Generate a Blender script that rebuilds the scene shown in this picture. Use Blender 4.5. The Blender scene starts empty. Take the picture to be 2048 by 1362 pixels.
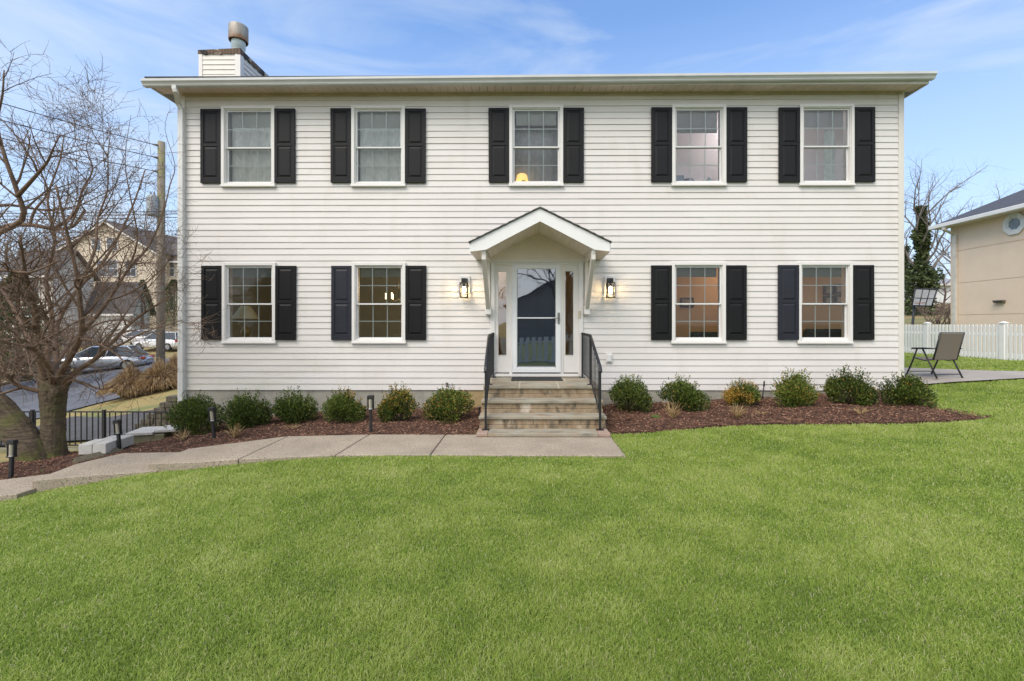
import bpy, math, random
import numpy as np
from mathutils import Vector, Matrix
R = math.radians
S = bpy.context.scene
COL = S.collection
# ------------------------------------------------------------------ camera, sky, sun, exposure
CAMY, CAMZ, F, YAW = -8.92, 1.66, 910.2, 0.0061
cd = bpy.data.cameras.new('camera'); cam = bpy.data.objects.new('camera', cd); COL.objects.link(cam)
cam.location = (0, CAMY, CAMZ); cam.rotation_euler = (R(90), 0, YAW)
cd.sensor_width = 36; cd.lens = 16.0; cd.shift_x = -27.4/2048; cd.shift_y = -31/2048
cd.clip_start = 0.05; cd.clip_end = 3000
S.camera = cam
SUN_EL, SUN_AZ = R(52), R(-143)       # compass direction of the sun seen from the house (0 = +Y, clockwise)
w = bpy.data.worlds.new('World'); S.world = w; w.use_nodes = True
nt = w.node_tree; N = nt.nodes; L = nt.links
bg = N['Background']
sky = N.new('ShaderNodeTexSky'); sky.sky_type = 'NISHITA'; sky.sun_disc = False
sky.sun_elevation = SUN_EL; sky.sun_rotation = SUN_AZ
sky.air_density = 1.0; sky.dust_density = 1.2; sky.ozone_density = 2.0; sky.altitude = 50
tc = N.new('ShaderNodeTexCoord')
mp = N.new('ShaderNodeMapping'); mp.inputs['Rotation'].default_value = (0, R(16), 0); mp.inputs['Scale'].default_value = (1.0, 1.0, 4.2)
L.new(tc.outputs['Generated'], mp.inputs['Vector'])
n1 = N.new('ShaderNodeTexNoise'); n1.inputs['Scale'].default_value = 2.1; n1.inputs['Detail'].default_value = 7
n1.inputs['Roughness'].default_value = 0.56; n1.inputs['Distortion'].default_value = 0.7
L.new(mp.outputs[0], n1.inputs['Vector'])
cr = N.new('ShaderNodeValToRGB'); cr.color_ramp.elements[0].position = 0.47; cr.color_ramp.elements[1].position = 0.85
cr.color_ramp.elements[1].color = (0.70, 0.70, 0.70, 1)
L.new(n1.outputs['Fac'], cr.inputs['Fac'])
sep = N.new('ShaderNodeSeparateXYZ'); L.new(tc.outputs['Generated'], sep.inputs[0])
mr = N.new('ShaderNodeMapRange'); mr.inputs['From Min'].default_value = 0.0; mr.inputs['From Max'].default_value = 0.55
mr.inputs['To Min'].default_value = 0.88; mr.inputs['To Max'].default_value = 0.10
L.new(sep.outputs['Z'], mr.inputs['Value'])
ad = N.new('ShaderNodeMath'); ad.operation = 'ADD'; ad.use_clamp = True
L.new(cr.outputs['Color'], ad.inputs[0]); L.new(mr.outputs[0], ad.inputs[1])
mb_ = N.new('ShaderNodeMapRange'); mb_.inputs['From Min'].default_value = 0.05; mb_.inputs['From Max'].default_value = -0.6; mb_.inputs['To Min'].default_value = 0.0; mb_.inputs['To Max'].default_value = 0.75   # unseen white haze added behind the camera to brighten facade and panes
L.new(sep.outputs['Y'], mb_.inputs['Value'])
hue = N.new('ShaderNodeMix'); hue.data_type = 'RGBA'; hue.blend_type = 'MULTIPLY'; hue.inputs['Factor'].default_value = 1.0
hue.inputs['B'].default_value = (1.0, 1.38, 1.72, 1)
L.new(sky.outputs[0], hue.inputs['A'])
mx = N.new('ShaderNodeMix'); mx.data_type = 'RGBA'; mx.inputs['B'].default_value = (4.5, 5.1, 5.85, 1)
L.new(ad.outputs[0], mx.inputs['Factor']); L.new(hue.outputs['Result'], mx.inputs['A'])
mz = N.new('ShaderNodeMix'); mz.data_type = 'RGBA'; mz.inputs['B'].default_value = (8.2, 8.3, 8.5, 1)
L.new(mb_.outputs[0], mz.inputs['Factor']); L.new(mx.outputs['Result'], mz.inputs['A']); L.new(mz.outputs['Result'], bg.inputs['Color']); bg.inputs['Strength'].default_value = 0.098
sd = bpy.data.lights.new('sun', 'SUN'); sd.energy = 1.75; sd.angle = R(40); sd.color = (1, .88, .73)
sun = bpy.data.objects.new('sun', sd); COL.objects.link(sun)
dv = Vector((math.sin(SUN_AZ)*math.cos(SUN_EL), math.cos(SUN_AZ)*math.cos(SUN_EL), math.sin(SUN_EL)))
sun.rotation_euler = dv.to_track_quat('Z', 'Y').to_euler(); sun.location = (0, -30, 40)
S.view_settings.view_transform = 'Standard'; S.view_settings.look = 'None'; S.view_settings.gamma = 1
S.view_settings.exposure = 0.82; S.view_settings.use_curve_mapping = False
S.cycles_curves.shape = 'RIBBONS'
S.cycles.max_bounces = 8; S.cycles.transparent_max_bounces = 16; S.cycles.caustics_reflective = False; S.cycles.caustics_refractive = False
S.cycles.sample_clamp_indirect = 6

# ------------------------------------------------------------------ measuring helpers
def P(px, py, d):
    """the point seen at photo pixel (px, py) at distance d (metres, measured along +Y from the camera)"""
    u = (px-1051.4)/F; v = (650-py)/F
    dx = -math.sin(YAW) + u*math.cos(YAW); dy = math.cos(YAW) + u*math.sin(YAW)
    return Vector((dx*d/dy, CAMY+d, CAMZ+v*d/dy))
def WX(px): return P(px, 650, 8.92).x
def Y(d): return d+CAMY
# ------------------------------------------------------------------ terrain height: thin plate through measured ground points
ctl = []
def cp(px, py, d): p = P(px, py, d); ctl.append((p.x, p.y, p.z))
for x in (-5, -3.5, -2, 0, 2, 4, 6, 8.5):
    for d in (0, 3, 5.3, 7, 8.9):
        yy = Y(d)
        z = .006*max(x, 0)**2 if x > 0 else -.012*max(-x-1, 0)**2
        z += .03*max(0, yy+3)*(1 if x > 0 else .4) - .02
        ctl.append((x, yy, z))
for x, yy, z in [(10.5, -5, .5), (10.5, 0, .6), (13, 5, .67), (12.9, 8, .68), (10, 3, .62), (9, 6, .62), (13, -4, .65), (16, 0, .7), (16, 8, .75), (0, 8, .2), (4, 9, .5), (-4, 9, -.2), (0, 4, .1),
                 (0, -14, -.05), (6, -14, .1), (-6, -14, -.5), (0, -30, -.1), (15, -30, .5), (-15, -30, -1.5), (-12, -10, -1.3), (0, -60, 0), (40, -40, .8), (-50, -40, -2), (0, 60, 3), (45, 0, 1.2), (60, 60, 6),
                 (-7, 2, -.55), (-7, 5, -.6), (-7.2, 9, -.6), (-5, -1.9, -.16), (-6.5, .2, -.35), (-9.5, -4.2, -.75), (-8.5, -3.2, -.5)]: ctl.append((x, yy, z))
for t in [(0, 905, 10.6), (130, 897, 10.5), (235, 897, 10.5), (180, 860, 12.5), (180, 845, 14), (60, 862, 15), (160, 830, 15.5), (250, 825, 15), (300, 805, 16), (355, 790, 16),
          (60, 800, 21), (0, 775, 26), (240, 790, 19), (330, 715, 36), (200, 735, 30), (130, 745, 28), (0, 858, 16.5), (165, 820, 17), (310, 695, 42), (340, 680, 50), (100, 680, 48), (20, 690, 45),
          (300, 755, 22), (105, 915, 7.07), (260, 905, 7.0), (50, 945, 6.2), (-300, 900, 12), (-300, 760, 30), (-500, 700, 60), (200, 660, 80), (0, 655, 110), (350, 664, 70), (290, 895, 8.2),
          (1850, 645, 32), (1850, 612, 45), (1800, 655, 26), (2000, 600, 45), (1850, 560, 80)]: cp(*t)
for x in (-3.2, -2, -1, 0, .8, 1.5):
    for d in (5.6, 6.3, 7.0): ctl.append((x, Y(d), -.035 if x > -2.5 else -.075))
for x, d, z in ((-4.8, 6.1, -.25), (-5.5, 6.0, -.32), (-6.3, 5.6, -.42), (-7.2, 5.2, -.47), (-5.5, 5.45, -.34), (-6.2, 5.2, -.42), (-4.6, 5.5, -.21)): ctl.append((x, Y(d), z))
ctl = np.array(ctl)
def _U(r2): return np.where(r2 > 1e-12, .5*r2*np.log(np.maximum(r2, 1e-12)), 0)
_A = ctl[:, :2]; n = len(_A)
K = _U(((_A[:, None]-_A[None])**2).sum(-1)) + np.eye(n)*0.35
Pm = np.hstack([np.ones((n, 1)), _A]); M_ = np.zeros((n+3, n+3)); M_[:n, :n] = K; M_[:n, n:] = Pm; M_[n:, :n] = Pm.T
_W = np.linalg.solve(M_, np.concatenate([ctl[:, 2], np.zeros(3)]))
def HN(xy):
    xy = np.atleast_2d(np.asarray(xy, float)); out = np.empty(len(xy))
    for i in range(0, len(xy), 20000):
        q = xy[i:i+20000]; k = _U(((q[:, None]-_A[None])**2).sum(-1))
        out[i:i+20000] = k@_W[:n] + _W[n] + q@_W[n+1:]
    return out
def H(x, y): return float(HN([(x, y)])[0])
def G(px, py, d0=3, d1=60):
    """first ground point along the ray through photo pixel (px, py)"""
    ds = np.linspace(d0, d1, 600); pts = np.array([tuple(P(px, py, d)) for d in ds])
    g = pts[:, 2]-HN(pts[:, :2]); k = np.argmax(g < 0)
    if g[k] >= 0: k = len(ds)-1
    return Vector((pts[k, 0], pts[k, 1], float(HN(pts[k:k+1, :2])[0])))

# ------------------------------------------------------------------ materials
MATS = {}
def M(name, base, rough=.6, var=.12, scale=4, bump=0, bscale=40, metal=0, spec=.5, col2=None, detail=5, stretch=None, coat=0):
    if name in MATS: return MATS[name]
    m = bpy.data.materials.new(name); m.use_nodes = True; t = m.node_tree; b = t.nodes['Principled BSDF']
    b.inputs['Roughness'].default_value = rough; b.inputs['Metallic'].default_value = metal; b.inputs['Specular IOR Level'].default_value = spec
    b.inputs['Coat Weight'].default_value = coat
    c = t.nodes.new('ShaderNodeTexCoord'); mapn = t.nodes.new('ShaderNodeMapping'); t.links.new(c.outputs['Object'], mapn.inputs[0])
    if stretch: mapn.inputs['Scale'].default_value = stretch
    nz = t.nodes.new('ShaderNodeTexNoise'); nz.inputs['Scale'].default_value = scale; nz.inputs['Detail'].default_value = detail; nz.inputs['Roughness'].default_value = .65
    t.links.new(mapn.outputs[0], nz.inputs['Vector'])
    rp = t.nodes.new('ShaderNodeValToRGB'); e = rp.color_ramp.elements; e[0].position = .32; e[1].position = .68
    c2 = col2 or tuple(v*(1-var*2) for v in base)
    e[0].color = (*c2, 1); e[1].color = (*base, 1)
    t.links.new(nz.outputs['Fac'], rp.inputs['Fac']); t.links.new(rp.outputs['Color'], b.inputs['Base Color'])
    if bump:
        n2 = t.nodes.new('ShaderNodeTexNoise'); n2.inputs['Scale'].default_value = bscale; n2.inputs['Detail'].default_value = 6
        t.links.new(mapn.outputs[0], n2.inputs['Vector'])
        bp = t.nodes.new('ShaderNodeBump'); bp.inputs['Strength'].default_value = bump; bp.inputs['Distance'].default_value = .02
        t.links.new(n2.outputs['Fac'], bp.inputs['Height']); t.links.new(bp.outputs[0], b.inputs['Normal'])
    MATS[name] = m; return m
def mixcol(m, col, fac_socket):
    """mix a colour over a material's base colour by a factor socket"""
    t = m.node_tree; b = t.nodes['Principled BSDF']; src = b.inputs['Base Color'].links[0].from_socket
    x = t.nodes.new('ShaderNodeMix'); x.data_type = 'RGBA'; x.inputs['B'].default_value = (*col, 1)
    t.links.new(fac_socket, x.inputs['Factor']); t.links.new(src, x.inputs['A']); t.links.new(x.outputs['Result'], b.inputs['Base Color']); return x
def noisefac(m, scale, lo, hi, mx=1.0, stretch=None, detail=6, dist=0):
    t = m.node_tree; c = t.nodes.new('ShaderNodeTexCoord'); mapn = t.nodes.new('ShaderNodeMapping'); t.links.new(c.outputs['Object'], mapn.inputs[0])
    if stretch: mapn.inputs['Scale'].default_value = stretch
    nz = t.nodes.new('ShaderNodeTexNoise'); nz.inputs['Scale'].default_value = scale; nz.inputs['Detail'].default_value = detail; nz.inputs['Distortion'].default_value = dist
    t.links.new(mapn.outputs[0], nz.inputs['Vector'])
    r_ = t.nodes.new('ShaderNodeMapRange'); r_.inputs['From Min'].default_value = lo; r_.inputs['From Max'].default_value = hi; r_.inputs['To Max'].default_value = mx
    t.links.new(nz.outputs['Fac'], r_.inputs['Value']); return r_.outputs[0]
def zfac(m, z0, z1, axis='Z', mx=1.0):
    t = m.node_tree; c = t.nodes.new('ShaderNodeTexCoord'); s = t.nodes.new('ShaderNodeSeparateXYZ'); t.links.new(c.outputs['Object'], s.inputs[0])
    r_ = t.nodes.new('ShaderNodeMapRange'); r_.inputs['From Min'].default_value = z0; r_.inputs['From Max'].default_value = z1; r_.inputs['To Max'].default_value = mx
    t.links.new(s.outputs[axis], r_.inputs['Value']); return r_.outputs[0]
def mul(m, a, b_):
    t = m.node_tree; x = t.nodes.new('ShaderNodeMath'); x.operation = 'MULTIPLY'; t.links.new(a, x.inputs[0]); t.links.new(b_, x.inputs[1]); return x.outputs[0]
def emis(name, col, s):
    if name in MATS: return MATS[name]
    m = bpy.data.materials.new(name); m.use_nodes = True; b = m.node_tree.nodes['Principled BSDF']
    b.inputs['Base Color'].default_value = (*col, 1); b.inputs['Emission Color'].default_value = (*col, 1); b.inputs['Emission Strength'].default_value = s
    MATS[name] = m; return m
def glassmat(name, tint=(.9, .95, .93), refl=1.0, ior=1.5, base=.0, wav=.15):
    if name in MATS: return MATS[name]
    m = bpy.data.materials.new(name); m.use_nodes = True; t = m.node_tree; t.nodes.clear()
    o = t.nodes.new('ShaderNodeOutputMaterial'); tr = t.nodes.new('ShaderNodeBsdfTransparent'); tr.inputs[0].default_value = (*tint, 1)
    gl = t.nodes.new('ShaderNodeBsdfGlossy'); gl.inputs['Roughness'].default_value = .02; gl.inputs['Color'].default_value = (.95, .97, 1, 1)
    fr = t.nodes.new('ShaderNodeFresnel'); fr.inputs[0].default_value = ior
    ma = t.nodes.new('ShaderNodeMath'); ma.operation = 'MULTIPLY_ADD'; ma.inputs[1].default_value = 1.9*refl; ma.inputs[2].default_value = base; ma.use_clamp = True
    mx_ = t.nodes.new('ShaderNodeMixShader'); t.links.new(fr.outputs[0], ma.inputs[0]); t.links.new(ma.outputs[0], mx_.inputs[0])
    c = t.nodes.new('ShaderNodeTexCoord'); nz = t.nodes.new('ShaderNodeTexNoise'); nz.inputs['Scale'].default_value = 1.7; nz.inputs['Detail'].default_value = 1
    bp = t.nodes.new('ShaderNodeBump'); bp.inputs['Strength'].default_value = wav; bp.inputs['Distance'].default_value = .02
    t.links.new(c.outputs['Object'], nz.inputs['Vector']); t.links.new(nz.outputs['Fac'], bp.inputs['Height']); t.links.new(bp.outputs[0], gl.inputs['Normal'])
    t.links.new(tr.outputs[0], mx_.inputs[1]); t.links.new(gl.outputs[0], mx_.inputs[2]); t.links.new(mx_.outputs[0], o.inputs[0])
    MATS[name] = m; return m

# ------------------------------------------------------------------ mesh builder and scene graph helpers
OFF = {}
class MB:
    def __init__(s): s.v = []; s.f = []; s.sm = []; s.c = []
    def face(s, pts, smooth=False, c=None):
        k = len(s.v); s.v += [tuple(p) for p in pts]; s.f.append(tuple(range(k, k+len(pts)))); s.sm.append(smooth); s.c.append(c); return s
    def box(s, x0, x1, y0, y1, z0, z1, rot=None, at=None):
        c = [(x, y, z) for x in (x0, x1) for y in (y0, y1) for z in (z0, z1)]
        if rot is not None: c = [tuple(rot@Vector(p)) for p in c]
        if at is not None: c = [tuple(Vector(p)+Vector(at)) for p in c]
        k = len(s.v); s.v += c
        for q in ((0, 1, 3, 2), (4, 6, 7, 5), (0, 4, 5, 1), (2, 3, 7, 6), (0, 2, 6, 4), (1, 5, 7, 3)): s.f.append(tuple(k+i for i in q)); s.sm.append(False); s.c.append(None)
        return s
    def prism(s, poly, ext, axis='y'):
        """poly: 2D points; ext: (a,b) along axis. axis y: poly is (x,z); x: (y,z); z: (x,y)"""
        def mk(p, e): return (p[0], e, p[1]) if axis == 'y' else (e, p[0], p[1]) if axis == 'x' else (p[0], p[1], e)
        k = len(s.v); m_ = len(poly); s.v += [mk(p, ext[0]) for p in poly]+[mk(p, ext[1]) for p in poly]
        s.f += [tuple(range(k, k+m_)), tuple(range(k+2*m_-1, k+m_-1, -1))]; s.sm += [False]*2; s.c += [None]*2
        for i in range(m_): j = (i+1) % m_; s.f.append((k+i, k+m_+i, k+m_+j, k+j)); s.sm.append(False); s.c.append(None)
        return s
    def tube(s, pts, rad, sides=8, caps=True, c=None):
        pts = [Vector(p) for p in pts]
        if not hasattr(rad, '__len__'): rad = [rad]*len(pts)
        k = len(s.v); m_ = len(pts); up = None
        for i, p in enumerate(pts):
            t = (pts[min(i+1, m_-1)]-pts[max(i-1, 0)]).normalized()
            if up is None: up = Vector((0, 0, 1)) if abs(t.z) < .9 else Vector((1, 0, 0))
            a = t.cross(up).normalized(); b = a.cross(t).normalized(); up = b
            for j in range(sides):
                an = 2*math.pi*j/sides; s.v.append(tuple(p+(a*math.cos(an)+b*math.sin(an))*rad[i]))
        for i in range(m_-1):
            for j in range(sides):
                j2 = (j+1) % sides; s.f.append((k+i*sides+j, k+i*sides+j2, k+(i+1)*sides+j2, k+(i+1)*sides+j)); s.sm.append(sides > 4); s.c.append(c)
        if caps and sides > 2:
            s.f += [tuple(k+j for j in range(sides))[::-1], tuple(k+(m_-1)*sides+j for j in range(sides))]; s.sm += [False]*2; s.c += [c]*2
        return s
    def lathe(s, prof, at=(0, 0, 0), sides=24):
        """prof: (r,z) list, round a vertical axis"""
        k = len(s.v)
        for r, z in prof:
            for j in range(sides): an = 2*math.pi*j/sides; s.v.append((at[0]+r*math.cos(an), at[1]+r*math.sin(an), at[2]+z))
        for i in range(len(prof)-1):
            for j in range(sides):
                j2 = (j+1) % sides; s.f.append((k+i*sides+j, k+i*sides+j2, k+(i+1)*sides+j2, k+(i+1)*sides+j)); s.sm.append(True); s.c.append(None)
        return s
    def xf(s, mat, k0=0):
        s.v[k0:] = [tuple(mat@Vector(p)) for p in s.v[k0:]]; return s
    def build(s, name, mat, parent=None, bevel=0, loc=None):
        o_ = OFF.get(parent, Vector((0, 0, 0))) if parent is not None else Vector((0, 0, 0))
        me = bpy.data.meshes.new(name); ox, oy, oz = o_
        me.from_pydata([(x-ox, y-oy, z-oz) for x, y, z in s.v], [], s.f); me.update()
        me.polygons.foreach_set('use_smooth', s.sm)
        if any(c is not None for c in s.c):
            at_ = me.attributes.new('tint', 'FLOAT', 'FACE'); at_.data.foreach_set('value', [0.5 if c is None else c for c in s.c])
        me.materials.append(mat)
        ob = bpy.data.objects.new(name, me); COL.objects.link(ob)
        if parent is not None: ob.parent = parent; OFF[ob] = o_
        else: OFF[ob] = Vector((0, 0, 0))
        if loc is not None: ob.location = loc
        if bevel:
            b = ob.modifiers.new('bevel', 'BEVEL'); b.width = bevel; b.segments = 2; b.limit_method = 'ANGLE'; b.angle_limit = R(40); b.harden_normals = False
        return ob
def tag(o, label=None, cat=None, group=None, kind=None):
    if label: o['label'] = label
    if cat: o['category'] = cat
    if group: o['group'] = group
    if kind: o['kind'] = kind
    return o
def thing(name, label, cat, loc=(0, 0, 0), group=None, rz=0, world=True):
    """an Empty at the thing's base; world=True: its parts are given in world coordinates"""
    o = bpy.data.objects.new(name, None); COL.objects.link(o); o.empty_display_size = .2
    o.location = loc; o.rotation_euler = (0, 0, rz); OFF[o] = Vector(loc) if world else Vector((0, 0, 0))
    return tag(o, label, cat, group)
def struct(o, name=None): o['kind'] = 'structure'; return o
def dup(o, loc=None, rz=None, label=None, parent=None):
    kids = list(o.children); c = o.copy(); COL.objects.link(c)
    if parent is not None: c.parent = parent
    if loc is not None: c.location = loc
    if rz is not None: c.rotation_euler = (c.rotation_euler[0], c.rotation_euler[1], rz)
    if label: c['label'] = label
    for k in kids: dup(k, parent=c)
    return c
def inpoly(P_, poly):
    x, y = P_[:, 0], P_[:, 1]; r_ = np.zeros(len(P_), bool); j = len(poly)-1
    for i in range(len(poly)):
        xi, yi = poly[i]; xj, yj = poly[j]
        c = ((yi > y) != (yj > y)) & (x < (xj-xi)*(y-yi)/((yj-yi) or 1e-9)+xi); r_ ^= c; j = i
    return r_
def polydist(P_, poly):
    d = np.full(len(P_), 1e9)
    for i in range(len(poly)):
        a = np.array(poly[i-1]); b = np.array(poly[i]); ab = b-a
        t = np.clip(((P_-a)@ab)/(ab@ab), 0, 1); d = np.minimum(d, np.linalg.norm(P_-(a+t[:, None]*ab), axis=1))
    return d
rng = random.Random(7); NR = np.random.default_rng(5)
_ph = NR.uniform(0, 6.28, (40, 2)); _fr = NR.normal(0, 1, (40, 2))
def vnoise(xy, sc):
    """smooth noise about -1..1"""
    a = (xy[:, None, :]*_fr[None]).sum(-1)*sc + _ph[None, :, 0]
    return np.sin(a).sum(-1)/math.sqrt(20)
# ------------------------------------------------------------------ ground sheets
def axis(lo, hi, c0, c1, fine, g=1.12):
    a = list(np.arange(c0, c1+1e-6, fine)); st = fine
    while a[-1] < hi: st *= g; a.append(a[-1]+st)
    st = fine
    while a[0] > lo: st *= g; a.insert(0, a[0]-st)
    return np.array(a)
def clampH(xy):
    z = HN(xy); r = np.hypot(xy[:, 0], xy[:, 1]); k = np.clip((r-70)/60, 0, 1)
    return z*(1-k)+np.clip(z, -3, 5)*k*(1-np.clip((r-150)/200, 0, 1))
gx = axis(-700, 700, -14, 16, .25); gy = axis(-500, 900, -9.5, 10, .25)
XX, YY = np.meshgrid(gx, gy); xy = np.stack([XX.ravel(), YY.ravel()], 1); zz = clampH(xy)
nx = len(gx); me = bpy.data.meshes.new('ground')
me.from_pydata(np.column_stack([xy, zz]).tolist(), [], [(j*nx+i, j*nx+i+1, (j+1)*nx+i+1, (j+1)*nx+i) for j in range(len(gy)-1) for i in range(nx-1)])
me.polygons.foreach_set('use_smooth', [True]*len(me.polygons))
ground = bpy.data.objects.new('ground', me); COL.objects.link(ground); struct(ground)
mg = M('ground_soil', (.14, .19, .05), .95, scale=1.2, col2=(.10, .13, .04), bump=.8, bscale=60)
mixcol(mg, (.30, .23, .085), mul(mg, zfac(mg, -7.0, -8.5, 'X'), noisefac(mg, .9, .30, .5)))
mixcol(mg, (.26, .19, .09), mul(mg, zfac(mg, 15, 20, 'Y'), noisefac(mg, .5, .3, .6)))
me.materials.append(mg)

def drape(name, poly, mat, lift, step=.25, rough=0.0, edge=0.0):
    """a sheet over the terrain inside a polygon; its rim follows the polygon"""
    poly = [tuple(p) for p in poly]; P_ = np.array(poly)
    ring = []
    for i in range(len(poly)):
        a, b = P_[i], P_[(i+1) % len(poly)]; m_ = max(1, int(np.linalg.norm(b-a)/step))
        ring += [a+(b-a)*k/m_ for k in range(m_)]
    x0, y0 = P_.min(0); x1, y1 = P_.max(0)
    g = np.stack(np.meshgrid(np.arange(x0, x1, step), np.arange(y0, y1, step)), -1).reshape(-1, 2)
    g = g+NR.uniform(-.2, .2, g.shape)*step
    g = g[inpoly(g, poly)]; g = g[polydist(g, poly) > step*.45]
    from mathutils import geometry
    pts = ring+[tuple(q) for q in g]; nr = len(ring)
    vs, es, fs, *_ = geometry.delaunay_2d_cdt([Vector((p[0], p[1])) for p in pts], [], [list(range(nr))], 1, 1e-5)
    vv = np.array([tuple(v) for v in vs]); z = HN(vv)+lift
    if rough: z += rough*vnoise(vv, 5.0)+rough*.5*vnoise(vv, 13.)
    if edge:
        dd = polydist(vv, poly); z -= edge*np.clip(1-dd/.12, 0, 1)
    mb = MB(); mb.v = np.column_stack([vv, z]).tolist(); mb.f = [tuple(f) for f in fs]; mb.sm = [True]*len(mb.f); mb.c = [None]*len(mb.f)
    return mb.build(name, mat)
def PX(*pts): return [tuple(G(a, b)[:2]) for a, b in pts]
asph = M('asphalt', (.115, .12, .135), .85, scale=1.5, var=.1, bump=.3, bscale=120)
mixcol(asph, (.2, .2, .21), noisefac(asph, 3, .5, .75, .5, stretch=(.15, 1, 1)))
asph2 = M('old_asphalt', (.10, .095, .09), .9, scale=3, var=.2, bump=.4, bscale=90)
mixcol(asph2, (.35, .3, .24), noisefac(asph2, 22, .66, .72, .7))
street = drape('street', [(-36, 6.5), (-22, 7.2), (-15.5, 9.2), (-13.2, 12.5), (-9.5, 20), (-9.8, 28), (-13, 33), (-19, 33), (-26, 23), (-32, 16), (-45, 12)], asph, .05, .6); struct(street)
drive = drape('driveway', [(-21, 2.2), (-9.3, 2.2), (-8.0, 3.6), (-9.0, 4.6), (-11, 5.3), (-13, 5.2), (-15.5, 6.4), (-22, 5.6)], asph2, .06, .4); struct(drive)
# beyond the street: front lawns
lawnm = M('far_lawn', (.10, .19, .035), .95, scale=.8, col2=(.16, .19, .05), bump=.6, bscale=30)
mixcol(lawnm, (.34, .25, .09), noisefac(lawnm, .5, .45, .62))
verge = drape('verge', [(-9.3, 20.8), (-8, 12), (-7, 14), (-7.2, 45), (-30, 62), (-40, 40), (-19.4, 33.5), (-13, 33.6), (-9.5, 28.4)], lawnm, .06, .9); struct(verge)

# mulch beds
mul_m = M('bark_mulch', (.115, .055, .032), .95, scale=26, col2=(.045, .022, .014), bump=1, bscale=55)
LB = [(-.80, 0), (-.80, Y(6.87)), (-3.7, Y(6.88)), (-4.84, Y(6.5)), (-5.93, Y(6.6)), (-6.15, Y(6.15)), (-6.78, Y(5.86)), (-8.3, Y(5.3)), (-10.5, Y(5.6)), (-10.8, Y(7.2)), (-9.3, Y(8.0)), (-7.7, Y(8.5)), (-6.9, 0)]
RB = [(1.22, 0), (1.22, Y(7.0)), (2, Y(6.93)), (2.9, Y(7.02)), (3.6, Y(7.08)), (4.4, Y(6.95)), (5.2, Y(6.80)), (6, Y(6.66)), (6.5, Y(6.64)), (6.85, Y(6.74)), (6.6, Y(6.98)), (6.7, Y(7.5)), (7.1, Y(8.2)), (7.4, .1), (7.2, .1)]
bedL = drape('mulch_bed', LB, mul_m, .035, .13, .012, .04); struct(bedL)
bedR = drape('mulch_bed', RB, mul_m, .035, .13, .012, .04); struct(bedR)
# chips
chipm = bpy.data.materials.new('mulch_chip'); chipm.use_nodes = True; t = chipm.node_tree; a_ = t.nodes.new('ShaderNodeAttribute'); a_.attribute_name = 'tint'
rp = t.nodes.new('ShaderNodeValToRGB'); e = rp.color_ramp.elements; e[0].position = 0; e[0].color = (.03, .014, .010, 1); e[1].position = 1; e[1].color = (.46, .29, .18, 1)
x = rp.color_ramp.elements.new(.55); x.color = (.125, .060, .036, 1); x = rp.color_ramp.elements.new(.88); x.color = (.21, .10, .06, 1)
t.links.new(a_.outputs['Fac'], rp.inputs[0]); t.links.new(rp.outputs[0], t.nodes['Principled BSDF'].inputs['Base Color']); t.nodes['Principled BSDF'].inputs['Roughness'].default_value = .9
def chips(poly, cnt, holes=(), lift=.035):
    P_ = np.array(poly); x0, y0 = P_.min(0); x1, y1 = P_.max(0)
    q = NR.uniform((x0, y0), (x1, y1), (cnt*3, 2)); q = q[inpoly(q, poly)][:cnt]
    z = HN(q)+lift+.012*vnoise(q, 5.)+.006*vnoise(q, 13.)
    mb = MB()
    for (x, y), zc in zip(q, z):
        an = rng.uniform(0, 6.28); ln = rng.uniform(.008, .028); wd = rng.uniform(.003, .007); hh = rng.uniform(.004, .010)
        tl = rng.uniform(-.35, .35); ca, sa = math.cos(an), math.sin(an); zc += rng.uniform(0, .014); dz = math.sin(tl)*ln; c = rng.random()
        k = len(mb.v)
        for sx, sy in ((-1, -1), (1, -1), (1, 1), (-1, 1)):
            mb.v.append((x+sx*ln*ca-sy*wd*sa, y+sx*ln*sa+sy*wd*ca, zc+sx*dz))
        mb.v.append((x, y, zc+hh))
        for f in ((0, 1, 4), (1, 2, 4), (2, 3, 4), (3, 0, 4)): mb.f.append(tuple(k+i for i in f)); mb.sm.append(False); mb.c.append(min(1, max(0, c)))
    o = mb.build('mulch_chips', chipm); o['kind'] = 'stuff'; return o
chips(LB, 34000); chips(RB, 24000)

# walkway slabs
conc = M('sidewalk_concrete', (.44, .37, .28), .9, scale=2.2, col2=(.34, .28, .21), bump=.5, bscale=90)
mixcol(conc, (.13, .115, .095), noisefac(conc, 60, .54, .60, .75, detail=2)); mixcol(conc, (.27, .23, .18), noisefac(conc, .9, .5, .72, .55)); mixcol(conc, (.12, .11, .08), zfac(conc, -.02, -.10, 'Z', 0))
def slab(poly, th=.14):
    """poly: (X, d, z) corners"""
    mb = MB(); k = 0; m_ = len(poly); top = [(x, Y(d), z) for x, d, z in poly]
    c = Vector((sum(p[0] for p in top)/m_, sum(p[1] for p in top)/m_, sum(p[2] for p in top)/m_))
    ins = [tuple(Vector(p)+(c-Vector(p)).normalized()*.018) for p in top]; low = [(x, y, z-.008) for x, y, z in top]; bot = [(x, y, z-th) for x, y, z in top]
    mb.v = ins+low+bot; mb.f = [tuple(range(m_))]
    for i in range(m_):
        j = (i+1) % m_; mb.f += [(m_+i, m_+j, j, i), (2*m_+i, 2*m_+j, m_+j, m_+i)]
    mb.sm = [False]*len(mb.f); mb.c = [None]*len(mb.f)
    o = mb.build('walkway_slab', conc); struct(o); return o
g_ = .008
slab([(-1.26+g_, 5.82, 0), (1.235, 5.80, 0), (1.225, 6.9, 0), (-1.26+g_, 6.9, 0)])
slab([(-2.47+g_, 5.80, 0), (-1.26-g_, 5.82, 0), (-1.26-g_, 6.9, 0), (-2.42+g_, 6.9, 0)])
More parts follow.
